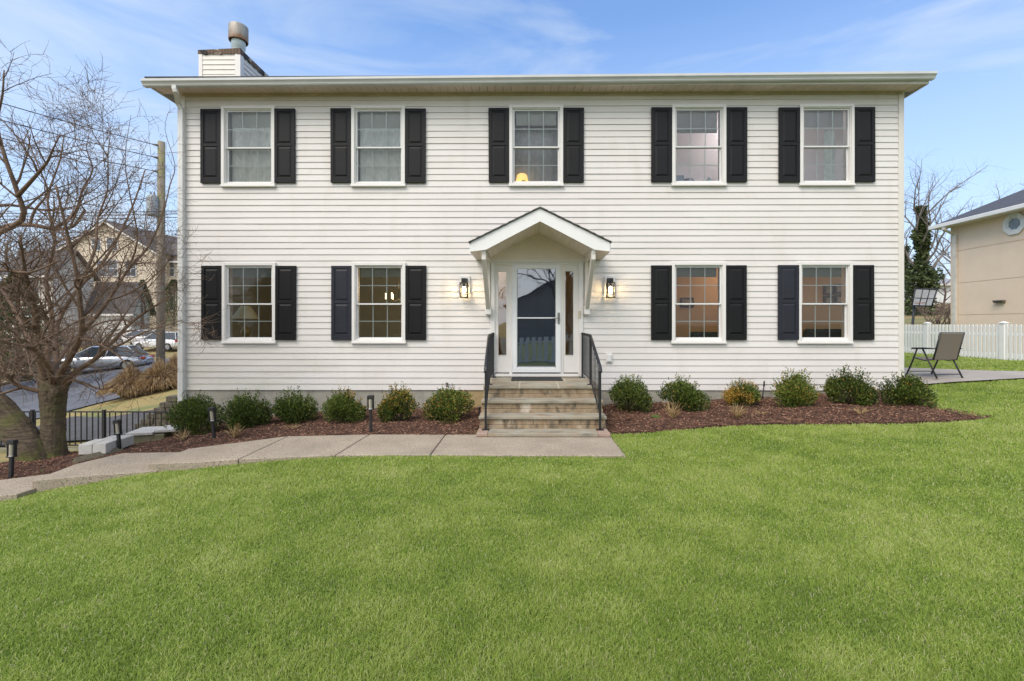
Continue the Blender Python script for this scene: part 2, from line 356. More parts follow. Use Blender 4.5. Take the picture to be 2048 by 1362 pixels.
slab([(-3.66+g_, 5.72, -.03), (-2.47-g_, 5.80, 0), (-2.42-g_, 6.9, 0), (-3.66+g_, 6.9, -.03)])
slab([(-4.84, 5.76, -.10), (-4.25, 5.70, -.07), (-3.66-g_, 5.72, -.03), (-3.66-g_, 6.9, -.03), (-4.84, 6.45, -.10)], .2)
slab([(-6.04, 5.5, -.23), (-5.4, 5.62, -.205), (-4.7, 5.72, -.18), (-4.7, 6.6, -.18), (-5.93, 6.62, -.21), (-6.15, 6.14, -.225)], .22)
slab([(-7.9, 4.62, -.40), (-7.0, 5.0, -.36), (-6.0, 5.3, -.32), (-6.0, 6.15, -.32), (-6.15, 6.16, -.32), (-6.80, 5.86, -.34), (-8.5, 5.3, -.42)], .2)
# patio behind the right corner
pat = drape('patio', [(7.25, Y(9.05)), (9, Y(9.0)), (11, Y(9.05)), (12.3, Y(9.3)), (11.3, Y(9.6)), (10.3, Y(10.1)), (9.3, Y(11.0)), (8.7, Y(12.0)), (7.25, Y(12.6))], M('patio_concrete', (.40, .37, .33), .9, scale=1.5, col2=(.30, .27, .24), bump=.2), .045, .4); struct(pat)

# ------------------------------------------------------------------ the house
white = M('white_trim', (.76, .745, .72), .45, var=.03, scale=2.0)
white2 = M('white_metal', (.74, .75, .75), .4, var=.05, scale=1.5)
def sidmat(name):
    m = M(name, (.74, .718, .695), .55, scale=.7, col2=(.685, .66, .635))
    mixcol(m, (.52, .47, .38), noisefac(m, 3.0, .55, .8, .35, stretch=(1, 1, .25)))
    mixcol(m, (.42, .45, .25), mul(m, mul(m, zfac(m, -2.5, -6.9, 'X'), zfac(m, 1.5, .5)), noisefac(m, 2.0, .40, .72, .55, stretch=(.5, 1, 2.5))))
    t = m.node_tree; a_ = t.nodes.new('ShaderNodeAttribute'); a_.attribute_name = 'tint'; q = t.nodes.new('ShaderNodeMath'); q.operation = 'MULTIPLY'; q.inputs[1].default_value = .22; t.links.new(a_.outputs['Fac'], q.inputs[0]); mixcol(m, (.60, .56, .50), q.outputs[0])
    return m
sid = sidmat('vinyl_siding')
house = thing('house', 'two storey white clapboard house with black shutters and a gabled door canopy', 'house', (.2, 0, 0))
HX0, HX1, ZB, ZT, PIT = -6.80, 7.255, .385, 6.19, .1209
upX = [WX(p) for p in (498.6, 757.8, 1072.4, 1396.6, 1651.4)]; loX = [WX(p) for p in (500.2, 758.8, 1395.8, 1648.0)]
WW, WH, UZ, LZ = 1.05, 1.57, 4.385, 1.315
DC = WX(1073.5)
openings = [(x-WW/2+.03, x+WW/2-.03, UZ+.03, UZ+WH-.03) for x in upX]+[(x-WW/2+.03, x+WW/2-.03, LZ+.03, LZ+WH-.03) for x in loX]+[(DC-.88, DC+.88, .3, 2.90)]
def siding(mb, a0, a1, z0, z1, ops, put, pitch=PIT, seam=True):
    """lapped courses; put(a, out, z) -> world point"""
    z = z0
    while z < z1-1e-4:
        zt = min(z+pitch, z1); cuts = [a0]
        if seam:
            p = a0+rng.uniform(.6, 3.6)
            while p < a1-.5: cuts.append(p); p += rng.uniform(2.4, 3.7)
        cuts.append(a1)
        zs = sorted({z, zt}|{q for o in ops for q in o[2:4] if z < q < zt})
        for i in range(len(cuts)-1):
            dy = rng.choice((0, .0012, .0024)); zo = rng.uniform(-.0012, .0012); gp = .0008; ct = rng.random()
            for zl, zh in zip(zs[:-1], zs[1:]):
                xs = [(cuts[i]+(gp if i else 0), cuts[i+1])]
                for o in ops:
                    if o[2] < (zl+zh)/2 < o[3]:
                        nxs = []
                        for s_, e_ in xs:
                            if o[1] <= s_ or o[0] >= e_: nxs.append((s_, e_)); continue
                            if s_ < o[0]: nxs.append((s_, o[0]))
                            if o[1] < e_: nxs.append((o[1], e_))
                        xs = nxs
                def yo(q): return .013*(1-(q-z)/pitch)+dy+.003
                for s_, e_ in xs:
                    lo = zl+(zo if zl == z else 0)
                    mb.face([put(s_, yo(zl), lo), put(e_, yo(zl), lo), put(e_, yo(zh), zh), put(s_, yo(zh), zh)], c=ct)
                    if zl == z: mb.face([put(s_, -.006, lo+.004), put(e_, -.006, lo+.004), put(e_, yo(zl), lo), put(s_, yo(zl), lo)])
        z = zt
mb = MB(); siding(mb, HX0+.04, HX1-.04, ZB, ZT+.12, openings, lambda a, o, z: (a, -o, z)); mb.build('front_siding', sid, house)
HD = 9.4
SOPS = [(.3, 1.15, .95, 3.05), (.35, 1.10, 3.9, 5.95)]  # side wall openings added to let more daylight into the rooms
mb = MB(); siding(mb, 0, HD, -.2, ZT+.12, SOPS, lambda a, o, z: (HX0-.06-o, a, z), seam=False); mb.build('side_siding', sid, house)
mb = MB(); siding(mb, 0, HD, ZB, ZT+.12, SOPS, lambda a, o, z: (HX1+.02+o, a, z), seam=False); mb.build('side_siding', sid, house)
mb = MB(); mb.box(HX0, HX1, HD, HD+.1, -.5, ZT+.1)
for xx in (HX0-.06, HX1+.02): mb.prism([(0, ZT+.1), (HD, ZT+.1), (HD/2, ZT+.1+.40*HD/2)], (xx-.02, xx+.02), 'x')
mb.build('wall', sid, house)
mb = MB(); mb.box(HX0-.09, HX0+.055, -.030, .12, -.12, ZT+.02); mb.build('corner_board', white, house, bevel=.004)
mb = MB(); mb.box(HX1-.055, HX1+.05, -.030, .09, ZB-.01, ZT+.02); mb.build('corner_board', M('corner_vinyl', (.72, .69, .64), .5, var=.03), house, bevel=.004)
fm = M('foundation_concrete', (.40, .385, .33), .9, scale=1.4, col2=(.29, .28, .235), bump=.5, bscale=14)
mixcol(fm, (.40, .29, .13), mul(fm, zfac(fm, -2.0, -1.4, 'X'), zfac(fm, 1.2, .6, 'X', .8)))
mixcol(fm, (.18, .17, .14), noisefac(fm, 5, .55, .75, .6, stretch=(1, 1, .3)))
mb = MB(); mb.box(HX0-.05, HX1, .005, HD, -1.2, ZB+.03); mb.build('foundation', fm, house)
# inner skins and rooms
iw = M('interior_white', (.85, .84, .80), .8, var=.03)
def skin(mb, x0, x1, y, z0, z1, ops):
    xs = sorted({x0, x1}|{q for o in ops for q in o[:2] if x0 < q < x1}); zs = sorted({z0, z1}|{q for o in ops for q in o[2:4] if z0 < q < z1})
    for a, b in zip(xs[:-1], xs[1:]):
        for c, d in zip(zs[:-1], zs[1:]):
            if not any(o[0] <= (a+b)/2 <= o[1] and o[2] <= (c+d)/2 <= o[3] for o in ops): mb.face([(a, y, c), (b, y, c), (b, y, d), (a, y, d)])
mb = MB(); skin(mb, HX0, HX1, .17, .5, ZT+.1, openings); mb.build('interior_wall', iw, house)
mb = MB(); mb.box(HX0, HX1, .02, HD, .55, .66); mb.box(HX0, HX1, .10, HD, 3.25, 3.50); mb.box(HX0, HX1, .05, HD, ZT+.0, ZT+.09)
mb.build('interior_floor', M('interior_boards', (.80, .70, .56), .5, var=.1), house)
def room(x0, x1, z0, z1, yb, col, nm):
    mb = MB(); mb.face([(x0, yb, z0), (x1, yb, z0), (x1, yb, z1), (x0, yb, z1)])
    for xx in (x0, x1):
        ops_ = [(a, b, c, d) for a, b, c, d in SOPS if abs(xx) > 6.5]; ys = sorted({.17, yb}|{q for o in ops_ for q in o[:2]}); zs = sorted({z0, z1}|{q for o in ops_ for q in o[2:4] if z0 < q < z1})
        for a, b in zip(ys[:-1], ys[1:]):
            for c, d in zip(zs[:-1], zs[1:]):
                if not any(o[0] <= (a+b)/2 <= o[1] and o[2] <= (c+d)/2 <= o[3] for o in ops_): mb.face([(xx, a, c), (xx, b, c), (xx, b, d), (xx, a, d)])
   
    mb.face([(x0, .17, z1-.01), (x1, .17, z1-.01), (x1, yb, z1-.01), (x0, yb, z1-.01)])
    mb.build('interior_wall', M(nm, col, .8, var=.06, scale=1.5), house)
room(HX0+.02, -1.15, .66, 3.25, 3.2, (.42, .42, .34), 'olive_room')
room(-1.11, 1.45, .66, 3.25, 1.1, (.80, .64, .40), 'hall_room')
room(1.49, HX1-.02, .66, 3.25, 1.3, (.80, .52, .30), 'orange_room')
room(HX0+.02, -1.3, 3.5, 6.19, 2.6, (.85, .85, .82), 'pale_room')
room(-1.26, 1.55, 3.5, 6.19, 2.2, (.7, .68, .66), 'grey_room')
room(1.6, HX1-.02, 3.5, 6.19, 1.15, (.94, .89, .92), 'lilac_room')
for sx, xs_ in ((-1, HX0-.08), (1, HX1+.04)):
    for a, b, c, d in SOPS:
        mb = MB(); x0_, x1_ = min(xs_, xs_+sx*.03), max(xs_, xs_+sx*.03)
        for p_ in ((a-.08, a, c-.08, d+.08), (b, b+.08, c-.08, d+.08), (a, b, d, d+.08), (a, b, c-.08, c), ((a+b)/2-.03, (a+b)/2+.03, c, d)): mb.box(x0_, x1_, *p_)
        sw_ = mb.build('added_side_window', white, house)
# windows: frame (part) > sash, pane, sill (sub-parts), built once and copied
glass = glassmat('window_glass', (.96, .98, .97), .5)
screen_glass = glassmat('screened_glass', (.80, .82, .80), .40, wav=.1)
gril = M('grille', (.82, .88, .85), .5, var=.02)
def window_proto():
    w_, h_ = WW/2, WH
    mb = MB(); t_ = .058
    for a, b, c, d in ((-w_, -w_+t_, 0, h_), (w_-t_, w_, 0, h_), (-w_+t_, w_-t_, h_-t_, h_), (-w_+t_, w_-t_, .012, t_*.8)): mb.box(a, b, -.050, .0, c, d)
    for a, b, c, d in ((-w_+t_, -w_+t_+.016, .05, h_-t_), (w_-t_-.016, w_-t_, .05, h_-t_), (-w_+t_+.016, w_-t_-.016, h_-t_-.016, h_-t_)): mb.box(a, b, -.030, .17, c, d)
    for s_ in (-1, 1): mb.box(min(s_*(w_-.012), s_*(w_+.012)), max(s_*(w_-.012), s_*(w_+.012)), -.036, .0, .0, h_-.004)
    mb.box(-w_+t_, w_-t_, -.01, .17, .04, .075)
    fr = mb.build('window', white, house, bevel=.004)
    OFF[fr] = Vector((0, 0, 0))
    mb = MB(); mb.box(-w_-.012, w_+.012, -.062, -.002, -.018, .016); mb.build('sill', white, fr, bevel=.004)
    i0, i1 = -w_+t_+.016, w_-t_-.016; zm = .755
    def sash(z0, z1, yy, fw, low, mat_):
        mb = MB(); mb.box(i0, i0+fw, yy, yy+.03, z0, z1); mb.box(i1-fw, i1, yy, yy+.03, z0, z1); mb.box(i0+fw, i1-fw, yy, yy+.03, z1-fw, z1); mb.box(i0+fw, i1-fw, yy, yy+.03, z0, z0+fw*(1.2 if low else 1))
        mb.build('sash', white2, fr)
        a0, a1, c0, c1 = i0+fw, i1-fw, z0+fw, z1-fw; mb = MB()
        for k in (1, 2): xx = a0+(a1-a0)*k/3; mb.box(xx-.008, xx+.008, yy+.018, yy+.024, c0, c1)
        zc = (c0+c1)/2; mb.box(a0, a1, yy+.017, yy+.025, zc-.008, zc+.008)
        mb.build('grille', gril, fr)
        mb = MB(); mb.face([(a0, yy+.012, c0), (a1, yy+.012, c0), (a1, yy+.012, c1), (a0, yy+.012, c1)]); mb.build('pane', mat_, fr)
    sash(zm-.01, h_-t_-.016, .0, .027, False, glass); sash(.070, zm+.014, .036, .027, True, screen_glass)
    return fr
OFF[house] = Vector((0, 0, 0)); wp = window_proto(); wlist = []
for i, (x, z) in enumerate([(x, UZ) for x in upX]+[(x, LZ) for x in loX]):
    o = wp if i == 0 else dup(wp); o.location = (x-.2, -.006, z); wlist.append(o)
# the two upper right windows have open screens: clear lower panes
for i in (3, 4):
    for c in wlist[i].children:
        if c.name.startswith('pane') and c.data.materials[0] == screen_glass:
            c.data = c.data.copy(); c.data.materials[0] = glass
# shutters
shm = M('black_shutter', (.007, .007, .008), .5, var=.15, scale=3, spec=.28, bump=.15, bscale=60)
shm2 = M('faded_shutter', (.020, .022, .034), .55, var=.15, scale=3, spec=.35, bump=.15, bscale=60)
def shutter_mb(w_, h_):
    mb = MB(); mb.box(-w_/2, w_/2, -.022, .0, 0, h_); fr_ = .062
    def ring(z0, z1):
        a, b = -w_/2+fr_, w_/2-fr_
        for x0, x1, c0, c1 in ((-w_/2, a, z0, z1), (b, w_/2, z0, z1)): mb.box(x0, x1, -.034, -.022, c0, c1)
        g = .016; q = .030
        o = [(a+g, z0+g), (b-g, z0+g), (b-g, z1-g), (a+g, z1-g)]; i = [(a+g+q, z0+g+q), (b-g-q, z0+g+q), (b-g-q, z1-g-q), (a+g+q, z1-g-q)]
        for k in range(4):
            j = (k+1) % 4; mb.face([(o[k][0], -.0225, o[k][1]), (o[j][0], -.0225, o[j][1]), (i[j][0], -.034, i[j][1]), (i[k][0], -.034, i[k][1])])
        mb.face([(p[0], -.034, p[1]) for p in i])
    rails = [(0, .105), (.715, .765), (h_-.055, h_)]
    for c0, c1 in rails: mb.box(-w_/2+fr_, w_/2-fr_, -.034, -.022, c0, c1)
    ring(rails[0][1], rails[1][0]); ring(rails[1][1], rails[2][0])
    for c0, c1 in rails:
        for s_ in (-1, 1): mb.box(min(s_*w_/2, s_*(w_/2-fr_)), max(s_*w_/2, s_*(w_/2-fr_)), -.034, -.022, c0, c1)
    return mb
SW, SH = .405, 1.452
sp = shutter_mb(SW, SH).build('shutter', shm, house, bevel=.003); OFF[sp] = Vector((0, 0, 0))
sp2 = shutter_mb(SW, SH).build('shutter', shm2, house, bevel=.003); OFF[house] = Vector((.2, 0, 0))
first = [True, True]
fad = {(1, 1, 0), (1, 3, 0)}
shx = {(0, 0): (425, 572), (0, 1): (684, 831.5), (0, 2): (998.5, 1146.2), (0, 3): (1322, 1471), (0, 4): (1576, 1726), (1, 0): (426.5, 573.2), (1, 1): (685, 832.2), (1, 2): (1321.8, 1470.4), (1, 3): (1574.5, 1724)}
for (lo, i), xs in shx.items():
    for s_ in (0, 1):
        faded = (lo, i, s_) in fad; src = sp2 if faded else sp; k = 1 if faded else 0
        o = src if first[k] else dup(src); first[k] = False
        o.location = (WX(xs[s_])-.2, -.022, (1.370 if lo else 4.44)+rng.uniform(-.006, .006)); o.rotation_euler = (0, R(rng.uniform(-.25, .25)), 0)
        if faded: o['label'] = 'faded blue grey shutter'
# soffit, fascia, gutter, roof, downspout
soff = M('soffit_vinyl', (.72, .60, .54), .6, var=.05)
OX0, OX1, OY = WX(328.7)-.0, WX(1822.5), -.355
zs0, zs1 = 6.185, 6.17   # soffit at the wall / at the fascia
mb = MB(); x = OX0
while x < OX1-1e-3:
    x2 = min(x+.152, OX1)
    mb.face([(x+.006, 0, zs0+.02), (x2-.006, 0, zs0+.02), (x2-.006, OY, zs1+.02), (x+.006, OY, zs1+.02)])
    mb.face([(x-.004, 0, zs0+.034), (x+.006, 0, zs0+.020), (x+.006, OY, zs1+.020), (x-.004, OY, zs1+.034)]); mb.face([(x2-.006, 0, zs0+.020), (x2-.004, 0, zs0+.034), (x2-.004, OY, zs1+.034), (x2-.006, OY, zs1+.020)])
    x = x2
mb.box(OX0, OX1, -.35, 0, zs0+.035, zs0+.05); mb.build('soffit', soff, house)
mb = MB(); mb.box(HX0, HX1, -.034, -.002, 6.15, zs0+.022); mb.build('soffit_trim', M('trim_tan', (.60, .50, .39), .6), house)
def fz(x): return .0007*(x-OX0)
mb = MB(); mb.prism([(OX0-.015, 6.165), (OX1+.015, 6.165), (OX1+.015, 6.33), (OX0-.015, 6.33)], (OY-.022, OY)); 
for xe in (OX0-.02, OX1): mb.prism([(OY, 6.165), (0, 6.165), (HD, 6.165), (HD, 6.28), (HD/2, 6.28+.4*HD/2), (OY, 6.30)], (xe, xe+.02), 'x')
mb.build('fascia', M('fascia_white', (.66, .64, .60), .5, var=.05), house)
# gutter: ogee profile running the whole eave, tilted towards the downspout
prof = [(-.0, .0), (-.075, .0), (-.088, .020), (-.088, .030), (-.105, .055), (-.125, .075), (-.125, .118), (-.118, .122), (-.118, .112), (-.012, .112), (-.0, .122)]
def gut(mb, x0, x1, za, zb):
    k = len(mb.v); m_ = len(prof)
    for x, z in ((x0, za), (x1, zb)): mb.v += [(x, OY-.022+p[0], z+p[1]) for p in prof]
    for i in range(m_): j = (i+1) % m_; mb.f.append((k+i, k+j, k+m_+j, k+m_+i)); mb.sm.append(False); mb.c.append(None)
    mb.f += [tuple(range(k, k+m_)), tuple(range(k+2*m_-1, k+m_-1, -1))]; mb.sm += [False]*2; mb.c += [None]*2
gl_, gr_ = P(283, 158, 8.44), P(1873, 143, 8.44)
mb = MB(); gut(mb, gl_.x, gr_.x, gl_.z-.118, gr_.z-.118); mb.build('gutter', M('gutter_metal', (.60, .615, .61), .32, var=.08, scale=1.2, spec=.6), house)
shingle = M('dark_shingle', (.07, .068, .065), .9, scale=9, col2=(.03, .03, .03), bump=.8, bscale=40)
mb = MB(); r0 = 6.31
for s_ in (0, 1):
    ya, yb = (OY-.04, HD/2) if s_ == 0 else (HD+.35, HD/2)
    mb.prism([(ya, r0), (yb, r0+.42*(HD/2+.39)), (yb, r0+.42*(HD/2+.39)+.03), (ya, r0+.03)], (OX0-.06, OX1+.06), 'x')
mb.build('roof', shingle, house)
dsm = M('downspout_metal', (.68, .69, .68), .4, var=.05, scale=3)
dx0 = P(343, 200, 8.4).x; dxw = WX(369)
mb = MB()
def rect_tube(mb, pts, hw, hd):
    k = len(mb.v)
    for p in pts: mb.v += [(p[0]-hw, p[1]-hd, p[2]), (p[0]+hw, p[1]-hd, p[2]), (p[0]+hw, p[1]+hd, p[2]), (p[0]-hw, p[1]+hd, p[2])]
    for i in range(len(pts)-1):
        for j in range(4): j2 = (j+1) % 4; mb.f.append((k+4*i+j, k+4*i+j2, k+4*i+4+j2, k+4*i+4+j)); mb.sm.append(False); mb.c.append(None)
    mb.f += [(k, k+1, k+2, k+3), tuple(k+4*(len(pts)-1)+j for j in range(4))]; mb.sm += [False]*2; mb.c += [None]*2
zt_ = gl_.z-.118
rect_tube(mb, [(dx0, OY-.085, zt_+.02), (dx0, OY-.085, zt_-.05), (dx0+.012, OY-.07, zt_-.11), (dxw-.03, -.11, 5.94), (dxw, -.075, 5.86), (dxw, -.075, .02)], .040, .030)
mb.box(dxw-.05, dxw+.05, -.11, -.03, 5.18, 5.205); mb.box(dxw-.05, dxw+.05, -.11, -.03, 2.78, 2.805)
mb.build('downspout', dsm, house, bevel=.004)
# chimney chase behind the left end (part of the house)
CX0, CX1, CY0, CY1, CZ = P(398.5, 100, 11.2).x, P(480, 100, 11.2).x, Y(11.2), Y(12.6), P(440, 103, 11.2).z
mb = MB(); siding(mb, CX0+.09, CX1-.11, 5.55, CZ-.06, [], lambda a, o, z: (a, CY0-o, z), .121, False); siding(mb, CY0+.11, CY1-.05, 5.55, CZ-.06, [], lambda a, o, z: (CX1+o, a, z), .121, False)
mb.box(CX0+.01, CX1-.01, CY0+.01, CY1, -1, CZ-.02); chim = mb.build('chimney', M('chimney_siding', (.74, .71, .66), .55, var=.05), house)
mb = MB(); mb.box(CX0, CX0+.09, CY0-.025, CY0+.09, 5.5, CZ-.05); mb.box(CX1-.11, CX1+.025, CY0-.025, CY0+.12, 5.5, CZ-.05); mb.build('corner_board', white, chim, bevel=.004)
rust = M('rusted_flashing', (.10, .08, .07), .8, scale=9, col2=(.20, .12, .07), metal=.1, bump=.4); mixcol(rust, (.55, .53, .48), noisefac(rust, 4, .55, .62, .8)); mixcol(rust, (.02, .02, .022), noisefac(rust, 3, .5, .55, .9))
mb = MB()
for k in range(14):
    a = CX0+(CX1-CX0+.03)*k/14; b = CX0+(CX1-CX0+.03)*(k+1)/14; j = rng.uniform(-.012, .012)
    mb.prism([(a-.012, CZ-.075+j+.02*(k/14-.5)), (b, CZ-.075+j), (b, CZ+.02+.05*k/14), (a-.012, CZ+.02+.045*k/14)], (CY0-.035, CY0+.02))
for k in range(14):
    a = CY0+(CY1-CY0)*k/14; b = CY0+(CY1-CY0)*(k+1)/14; j = rng.uniform(-.012, .012)
    mb.prism([(a, CZ-.08+j), (b, CZ-.08+j), (b, CZ+.04), (a, CZ+.05)], (CX1-.02, CX1+.037), 'x')
mb.box(CX0, CX1+.02, CY0, CY1, CZ-.02, CZ+.015); mb.build('flashing', rust, chim)
fx = P(477, 100, 11.9).x; fy = Y(11.9)
galv = M('galvanized_pipe', (.42, .50, .52), .45, scale=5, col2=(.52, .60, .62), metal=.35)
capm = M('weathered_cap', (.40, .39, .36), .55, scale=6, col2=(.27, .21, .15), metal=.3, stretch=(3, 3, .4))
mixcol(capm, (.28, .13, .06), mul(capm, zfac(capm, 9.32, 9.14), noisefac(capm, 9, .35, .6)))
mb = MB(); mb.lathe([(.15, CZ-.02), (.15, CZ+.48), (.165, CZ+.50), (.165, 9.24)], (fx, fy, 0), 32); mb.build('flue_pipe', galv, chim)
mb = MB(); mb.lathe([(.21, 9.09), (.222, 9.09), (.227, 9.11), (.227, 9.47), (.22, 9.49), (.17, 9.51), (.0, 9.51)], (fx, fy, 0), 40); mb.lathe([(.20, 9.47), (.20, 9.11), (.21, 9.09)], (fx, fy, 0), 40)
mb.build('flue_cap', capm, chim)
# ------------------------------------------------------------------ door canopy, entry, steps
CC = .2; CF = -1.06     # canopy centre and front
zA, zE, hw_ = 3.655, 3.065, 1.20
slope = (zA-zE)/hw_
canopy = bpy.data.objects.new('canopy', None); COL.objects.link(canopy); canopy.parent = house; OFF[canopy] = Vector((.2, 0, 0))
mb = MB()      # shingles: stepped courses on each slope
for s_ in (-1, 1):
    n_ = 9
    for k in range(n_):
        a, b = k/n_, (k+1)/n_; xa, xb = CC+s_*(hw_+.035)*a, CC+s_*(hw_+.035)*b
        za, zb_ = zA+.045-slope*(hw_+.035)*a, zA+.045-slope*(hw_+.035)*b
        mb.prism([(xa, za), (xb, zb_+.008), (xb, zb_-.012), (xa, za-.02)], (CF-.03+rng.uniform(-.004, .004), 0))
mb.build('canopy_roof', M('canopy_shingle', (.12, .115, .10), .9, scale=20, col2=(.05, .048, .045), bump=.6), canopy)
mb = MB()
for s_ in (-1, 1):
    mb.prism([(CC, zA+.02), (CC+s_*(hw_+.005), zE+.02), (CC+s_*(hw_+.005), zE-.135), (CC+s_*.94, 2.960), (CC, zA-.203)], (CF, CF+.025))
    mb.prism([(CC+s_*hw_, zE+.015), (CC+s_*(hw_+.02), zE+.01), (CC+s_*(hw_+.02), zE-.135), (CC+s_*hw_, zE-.135)], (CF+.025, 0))
mb.build('fascia', M('canopy_white', (.82, .82, .81), .45, var=.02), canopy)
mb = MB()      # beadboard under the slopes
for s_ in (-1, 1):
    mb.prism([(CC, zA-.11), (CC+s_*(hw_), zE-.07), (CC+s_*(hw_), zE-.03), (CC, zA-.07)], (CF+.03, 0))
mb.build('canopy_frame', soff, canopy)
cs = M('canopy_soffit', (.76, .70, .62), .55, var=.04)
mb = MB(); nb = 12
zi, ze, hi = 3.455, 2.965, .94        # inner ceiling apex, springing height and half width
for s_ in (-1, 1):
    for k in range(nb):
        a, b = k/nb, (k+1)/nb
        q = lambda f, l: (CC+s_*hi*f, zi-(zi-ze)*f-l)
        g = .08/nb
        p0, p1, p2, p3 = q(a, -.010), q(a+g, 0), q(b-g, 0), q(b, -.010)
        for u_, v_ in ((p0, p1), (p1, p2), (p2, p3)): mb.face([(u_[0], CF+.025, u_[1]), (v_[0], CF+.025, v_[1]), (v_[0], -.02, v_[1]), (u_[0], -.02, u_[1])])
    x1_ = CC+s_*(hw_); mb.face([(CC+s_*hi, CF+.025, ze), (x1_, CF+.025, zE-.135), (x1_, -.02, zE-.135), (CC+s_*hi, -.02, ze)])
mb.build('canopy_soffit', cs, canopy)
mb = MB(); mb.prism([(CC-.95, 2.90), (CC+.95, 2.90), (CC+.95, 2.98), (CC, 3.48), (CC-.95, 2.98)], (-.055, -.0)); mb.build('gable_panel', M('gable_cream', (.80, .72, .62), .6, var=.05), canopy)
mb = MB(); mb.box(CC-.95, CC+.95, -.068, -.05, 2.885, 2.935); mb.build('gable_trim', white, canopy)
for s_ in (-1, 1):
    bx = CC+s_*.955 - .025
    mb = MB(); hw2 = .036
    mb.box(bx-.030, bx+.030, -.075, -.022, 1.90, 2.97)             # wall leg
    mb.box(bx-.030, bx+.030, CF+.04, -.075, 2.90, 2.975)            # arm
    k0 = len(mb.v); mb.prism([(-.085, 2.00), (-.075, 1.88), (CF+.05, 2.80), (CF+.05, 2.93), (CF+.12, 2.93)], (bx-hw2, bx+hw2), 'x')
    mb.build('bracket', M('bracket_paint', (.74, .71, .67), .5, var=.04), canopy, bevel=.004)
    mb = MB(); mb.box(bx-.057, bx+.057, -.16, -.02, 1.865, 2.02); mb.box(bx-.035, bx+.035, -.13, -.03, 1.845, 1.865); mb.build('bracket_foot', white, canopy, bevel=.006)

# entry surround
entry = bpy.data.objects.new('entry_surround', None); COL.objects.link(entry); entry.parent = house; OFF[entry] = Vector((.2, 0, 0))
E0, E1, EB, ET = DC-.905, DC+.905, .655, 2.905
D0, D1 = WX(1024.6), WX(1121.2)
mb = MB()
mb.box(E0, E0+.085, -.045, .10, EB, ET); mb.box(E1-.085, E1, -.045, .10, EB, ET); mb.box(E0+.085, E1-.085, -.042, .10, ET-.07, ET)
mb.box(E0+.085, E1-.085, -.06, .10, EB, EB+.055)
mb.build('door_frame', white, entry, bevel=.005)
for a, b, g0, g1 in ((E0+.085, D0-.0, WX(996.7), WX(1012.8)), (D1, E1-.085, WX(1130.4), WX(1146.5))):
    mb = MB(); zt2 = ET-.07; m0, m1 = (a, b-.05) if a < 0 else (a+.05, b)
    for x0, x1, z0, z1 in ((m0, g0, EB+.055, zt2), (g1, m1, EB+.055, zt2), (g0, g1, EB+.055, 1.07), (g0, g1, 2.71, zt2)): mb.box(x0, x1, -.012, .05, z0, z1)
    for x0, x1, z0, z1 in ((g0-.012, g0, 1.058, 2.722), (g1, g1+.012, 1.058, 2.722), (g0, g1, 1.058, 1.07), (g0, g1, 2.71, 2.722)): mb.box(x0, x1, -.020, -.012, z0, z1)
    sl = mb.build('sidelight', white, entry)
    mb = MB(); mb.face([(g0, .02, 1.07), (g1, .02, 1.07), (g1, .02, 2.71), (g0, .02, 2.71)]); mb.build('pane', glassmat('sidelight_glass', (.90, .86, .76), 2.0, base=.08, wav=.3), sl)
    mb = MB(); mx0, mx1 = (b-.05, b) if a < 0 else (a, a+.05)
    mb.box(mx0, mx1, -.035, .06, EB+.055, zt2); mb.build('mullion', white, entry, bevel=.004)
    mb = MB(); mb.box(m0+.01, m1-.01, -.028, -.012, EB+.056, EB+.075); mb.build('sidelight_gasket', M('black_rubber', (.02, .02, .02), .7), entry)
# storm door
sdoor = bpy.data.objects.new('storm_door', None); COL.objects.link(sdoor); sdoor.parent = house; OFF[sdoor] = Vector((.2, 0, 0))
g0, g1, gz0, gz1, zr = WX(1034), WX(1111.3), .835, 2.755, 1.797
z0_, z1_ = .735, 2.835; w3 = M('storm_white', (.80, .82, .83), .35, var=.03)
mb = MB()
for x0, x1, z0, z1 in ((D0+.012, g0, z0_, z1_), (g1, D1-.012, z0_, z1_), (g0, g1, z0_, gz0), (g0, g1, gz1, z1_)): mb.box(x0, x1, -.062, -.022, z0, z1)
mb.build('door_panel', w3, sdoor, bevel=.006)
mb = MB(); mb.box(g0, g1, -.058, -.030, zr-.013, zr+.013); mb.build('middle_rail', w3, sdoor, bevel=.004)
mb = MB(); mb.box(g0+.0, g1, -.052, -.036, gz0, gz0+.025); mb.box(g0, g0+.012, -.052, -.036, gz0, gz1); mb.box(g1-.012, g1, -.052, -.036, gz0, gz1); mb.build('glass_gasket', M('grey_gasket', (.30, .32, .34), .6), sdoor)
sg = glassmat('storm_glass', (.62, .66, .75), 2.4, base=.09, wav=.12)
for za, zb_ in ((gz0, zr-.018), (zr+.018, gz1)):
    mb = MB(); mb.face([(g0, -.044, za), (g1, -.044, za), (g1, -.044, zb_), (g0, -.044, zb_)]); mb.build('pane', sg, sdoor)
steel = M('brushed_steel', (.35, .34, .32), .35, metal=.9, var=.05)
mb = MB(); hx = WX(1117); mb.box(hx-.022, hx+.022, -.074, -.062, 1.68, 1.90); mb.tube([(hx, -.07, 1.80), (hx, -.115, 1.80), (hx-.12, -.115, 1.795)], [.012, .011, .008], 8); mb.tube([(hx, -.066, 1.86), (hx, -.085, 1.86)], .012, 10)
mb.build('door_handle', steel, sdoor, bevel=.002)
mb = MB(); mb.box(D0, D0+.012, -.066, -.022, z0_, z1_); mb.box(D1-.012, D1, -.066, -.022, z0_, z1_); mb.build('hinge', w3, sdoor)
inner = bpy.data.objects.new('front_door', None); COL.objects.link(inner); inner.parent = house; OFF[inner] = Vector((.2, 0, 0))
nav = M('navy_door_paint', (.13, .135, .165), .4, var=.06)
